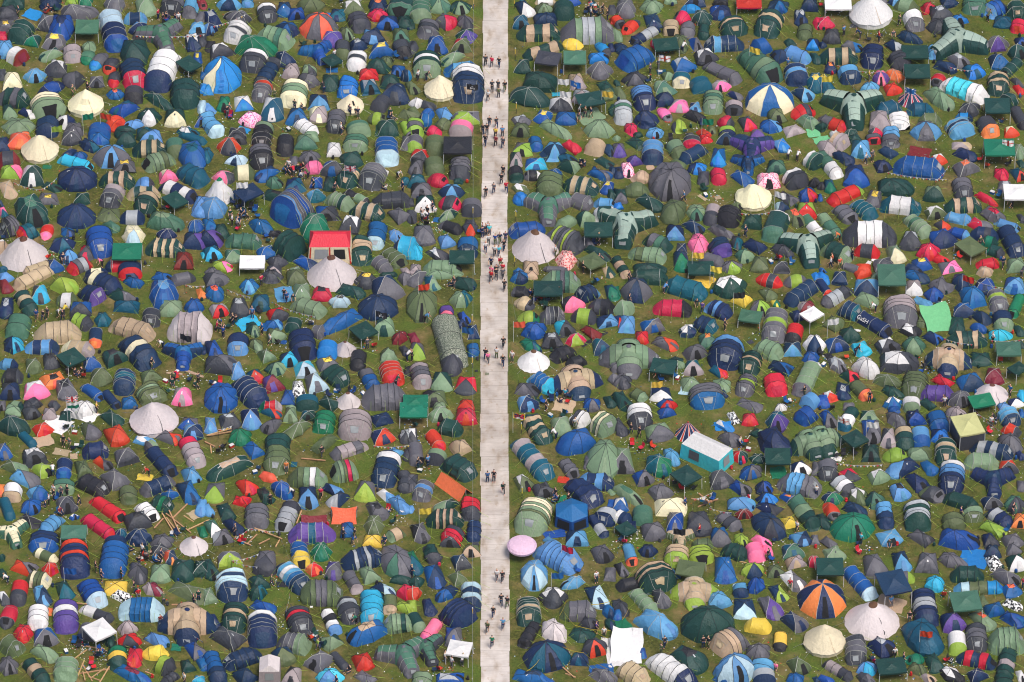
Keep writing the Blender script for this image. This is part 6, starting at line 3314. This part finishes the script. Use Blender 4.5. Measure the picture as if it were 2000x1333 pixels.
# cable along the left side of the trackway
a0, a1 = at(924.5, -20, 1.3), at(923, 1350, 1.3)
n_ = 60; m = MB(); pts = [a0.lerp(a1, k/n_)-Vector((0, 0, .18*math.sin(math.pi*((k/n_*8) % 1)))) for k in range(n_+1)]
m.tube([tuple(p) for p in pts], .014, MATS['Y'], 3, False); o = link('cable', m.mesh('cable')); tag(o, 'thin pale cable strung beside the trackway on its left', 'cable')

# ------------------------------------------------------------ litter
lit = MB(); rg = random.Random(99)
LM = [MATS[k] for k in 'wwwwwjWveBxxnrg']
def bit(p, s):
    mt = rg.choice(LM)
    a = rg.uniform(0, 3.14); c_, s_ = math.cos(a)*s, math.sin(a)*s; r_ = rg.uniform(.4, 1)
    h_ = rg.uniform(.3, .9)*s
    q = [(p.x+c_, p.y+s_, .012), (p.x-s_*r_, p.y+c_*r_, .012+h_*rg.random()), (p.x-c_, p.y-s_, .012+h_*.2), (p.x+s_*r_, p.y-c_*r_, .012+h_*rg.random())]
    t_ = (p.x, p.y, .012+h_)
    for k in range(4): lit.poly([q[k], q[(k+1) % 4], t_], mt)
for k in range(7500):
    px, py = rg.uniform(-10, 2010), rg.uniform(-10, 1350)
    if 930 < px < 1003: continue
    p = at(px, py)
    if free(p, -.1): bit(p, rg.uniform(.04, .11))
cent = LIT+[(px, py) for (px, py, n, c_, on) in MM if n >= 2 and not on]
for (px, py) in cent:
    for k in range(34 if (px, py) in LIT else 16):
        p = at(px+rg.gauss(0, 12), py+rg.gauss(0, 8)); bit(p, rg.uniform(.04, .13))
o = link('litter', lit.mesh('litter', smooth=False)); o['kind'] = 'stuff'; o['label'] = 'paper cups and wrappers strewn over the grass'

# grass tufts round the tent feet
gr = MB(); gm = node_mat('grass blade', srgb(104, 116, 56), rough=.9, var=.25, bump=0)
V, F = [], []
for k in range(26000):
    x, y_ = rg.uniform(-66, 66), rg.uniform(-55, 72)
    if -4.0 < x < 0.3 and rg.random() < .9: x += 5 if rg.random() < .5 else -5
    p = Vector((x, y_, 0)); s = rg.uniform(.05, .12); a = rg.uniform(0, 3.14); i = len(V)
    V += [(x-math.cos(a)*s, y_-math.sin(a)*s, 0), (x+math.cos(a)*s, y_+math.sin(a)*s, 0), (x+rg.uniform(-.05, .05), y_+rg.uniform(-.05, .05), rg.uniform(.05, .13))]
    F.append((i, i+1, i+2))
me = bpy.data.meshes.new('grass'); me.from_pydata(V, [], F); me.materials.append(gm)
o = link('grass', me); o['kind'] = 'stuff'; o['label'] = 'tufts of short grass between the tents'

# ------------------------------------------------------------ haze
hm = bpy.data.materials.new('haze'); hm.use_nodes = True; n = hm.node_tree.nodes; n.clear()
ho = n.new('ShaderNodeOutputMaterial'); hv = n.new('ShaderNodeVolumePrincipled'); hv.inputs['Density'].default_value = 4e-5
hv.inputs['Color'].default_value = (.86, .90, .95, 1); hv.inputs['Anisotropy'].default_value = 0.2; hm.node_tree.links.new(hv.outputs[0], ho.inputs['Volume'])
m = MB(); m.box((-950, -520, -1.0), (950, 1750, CAM.z+8), hm); o = link('haze', m.mesh('haze', smooth=False)); o['kind'] = 'stuff'; o['label'] = 'thin pale haze over the field'

print('OBJECTS', len(bpy.data.objects))
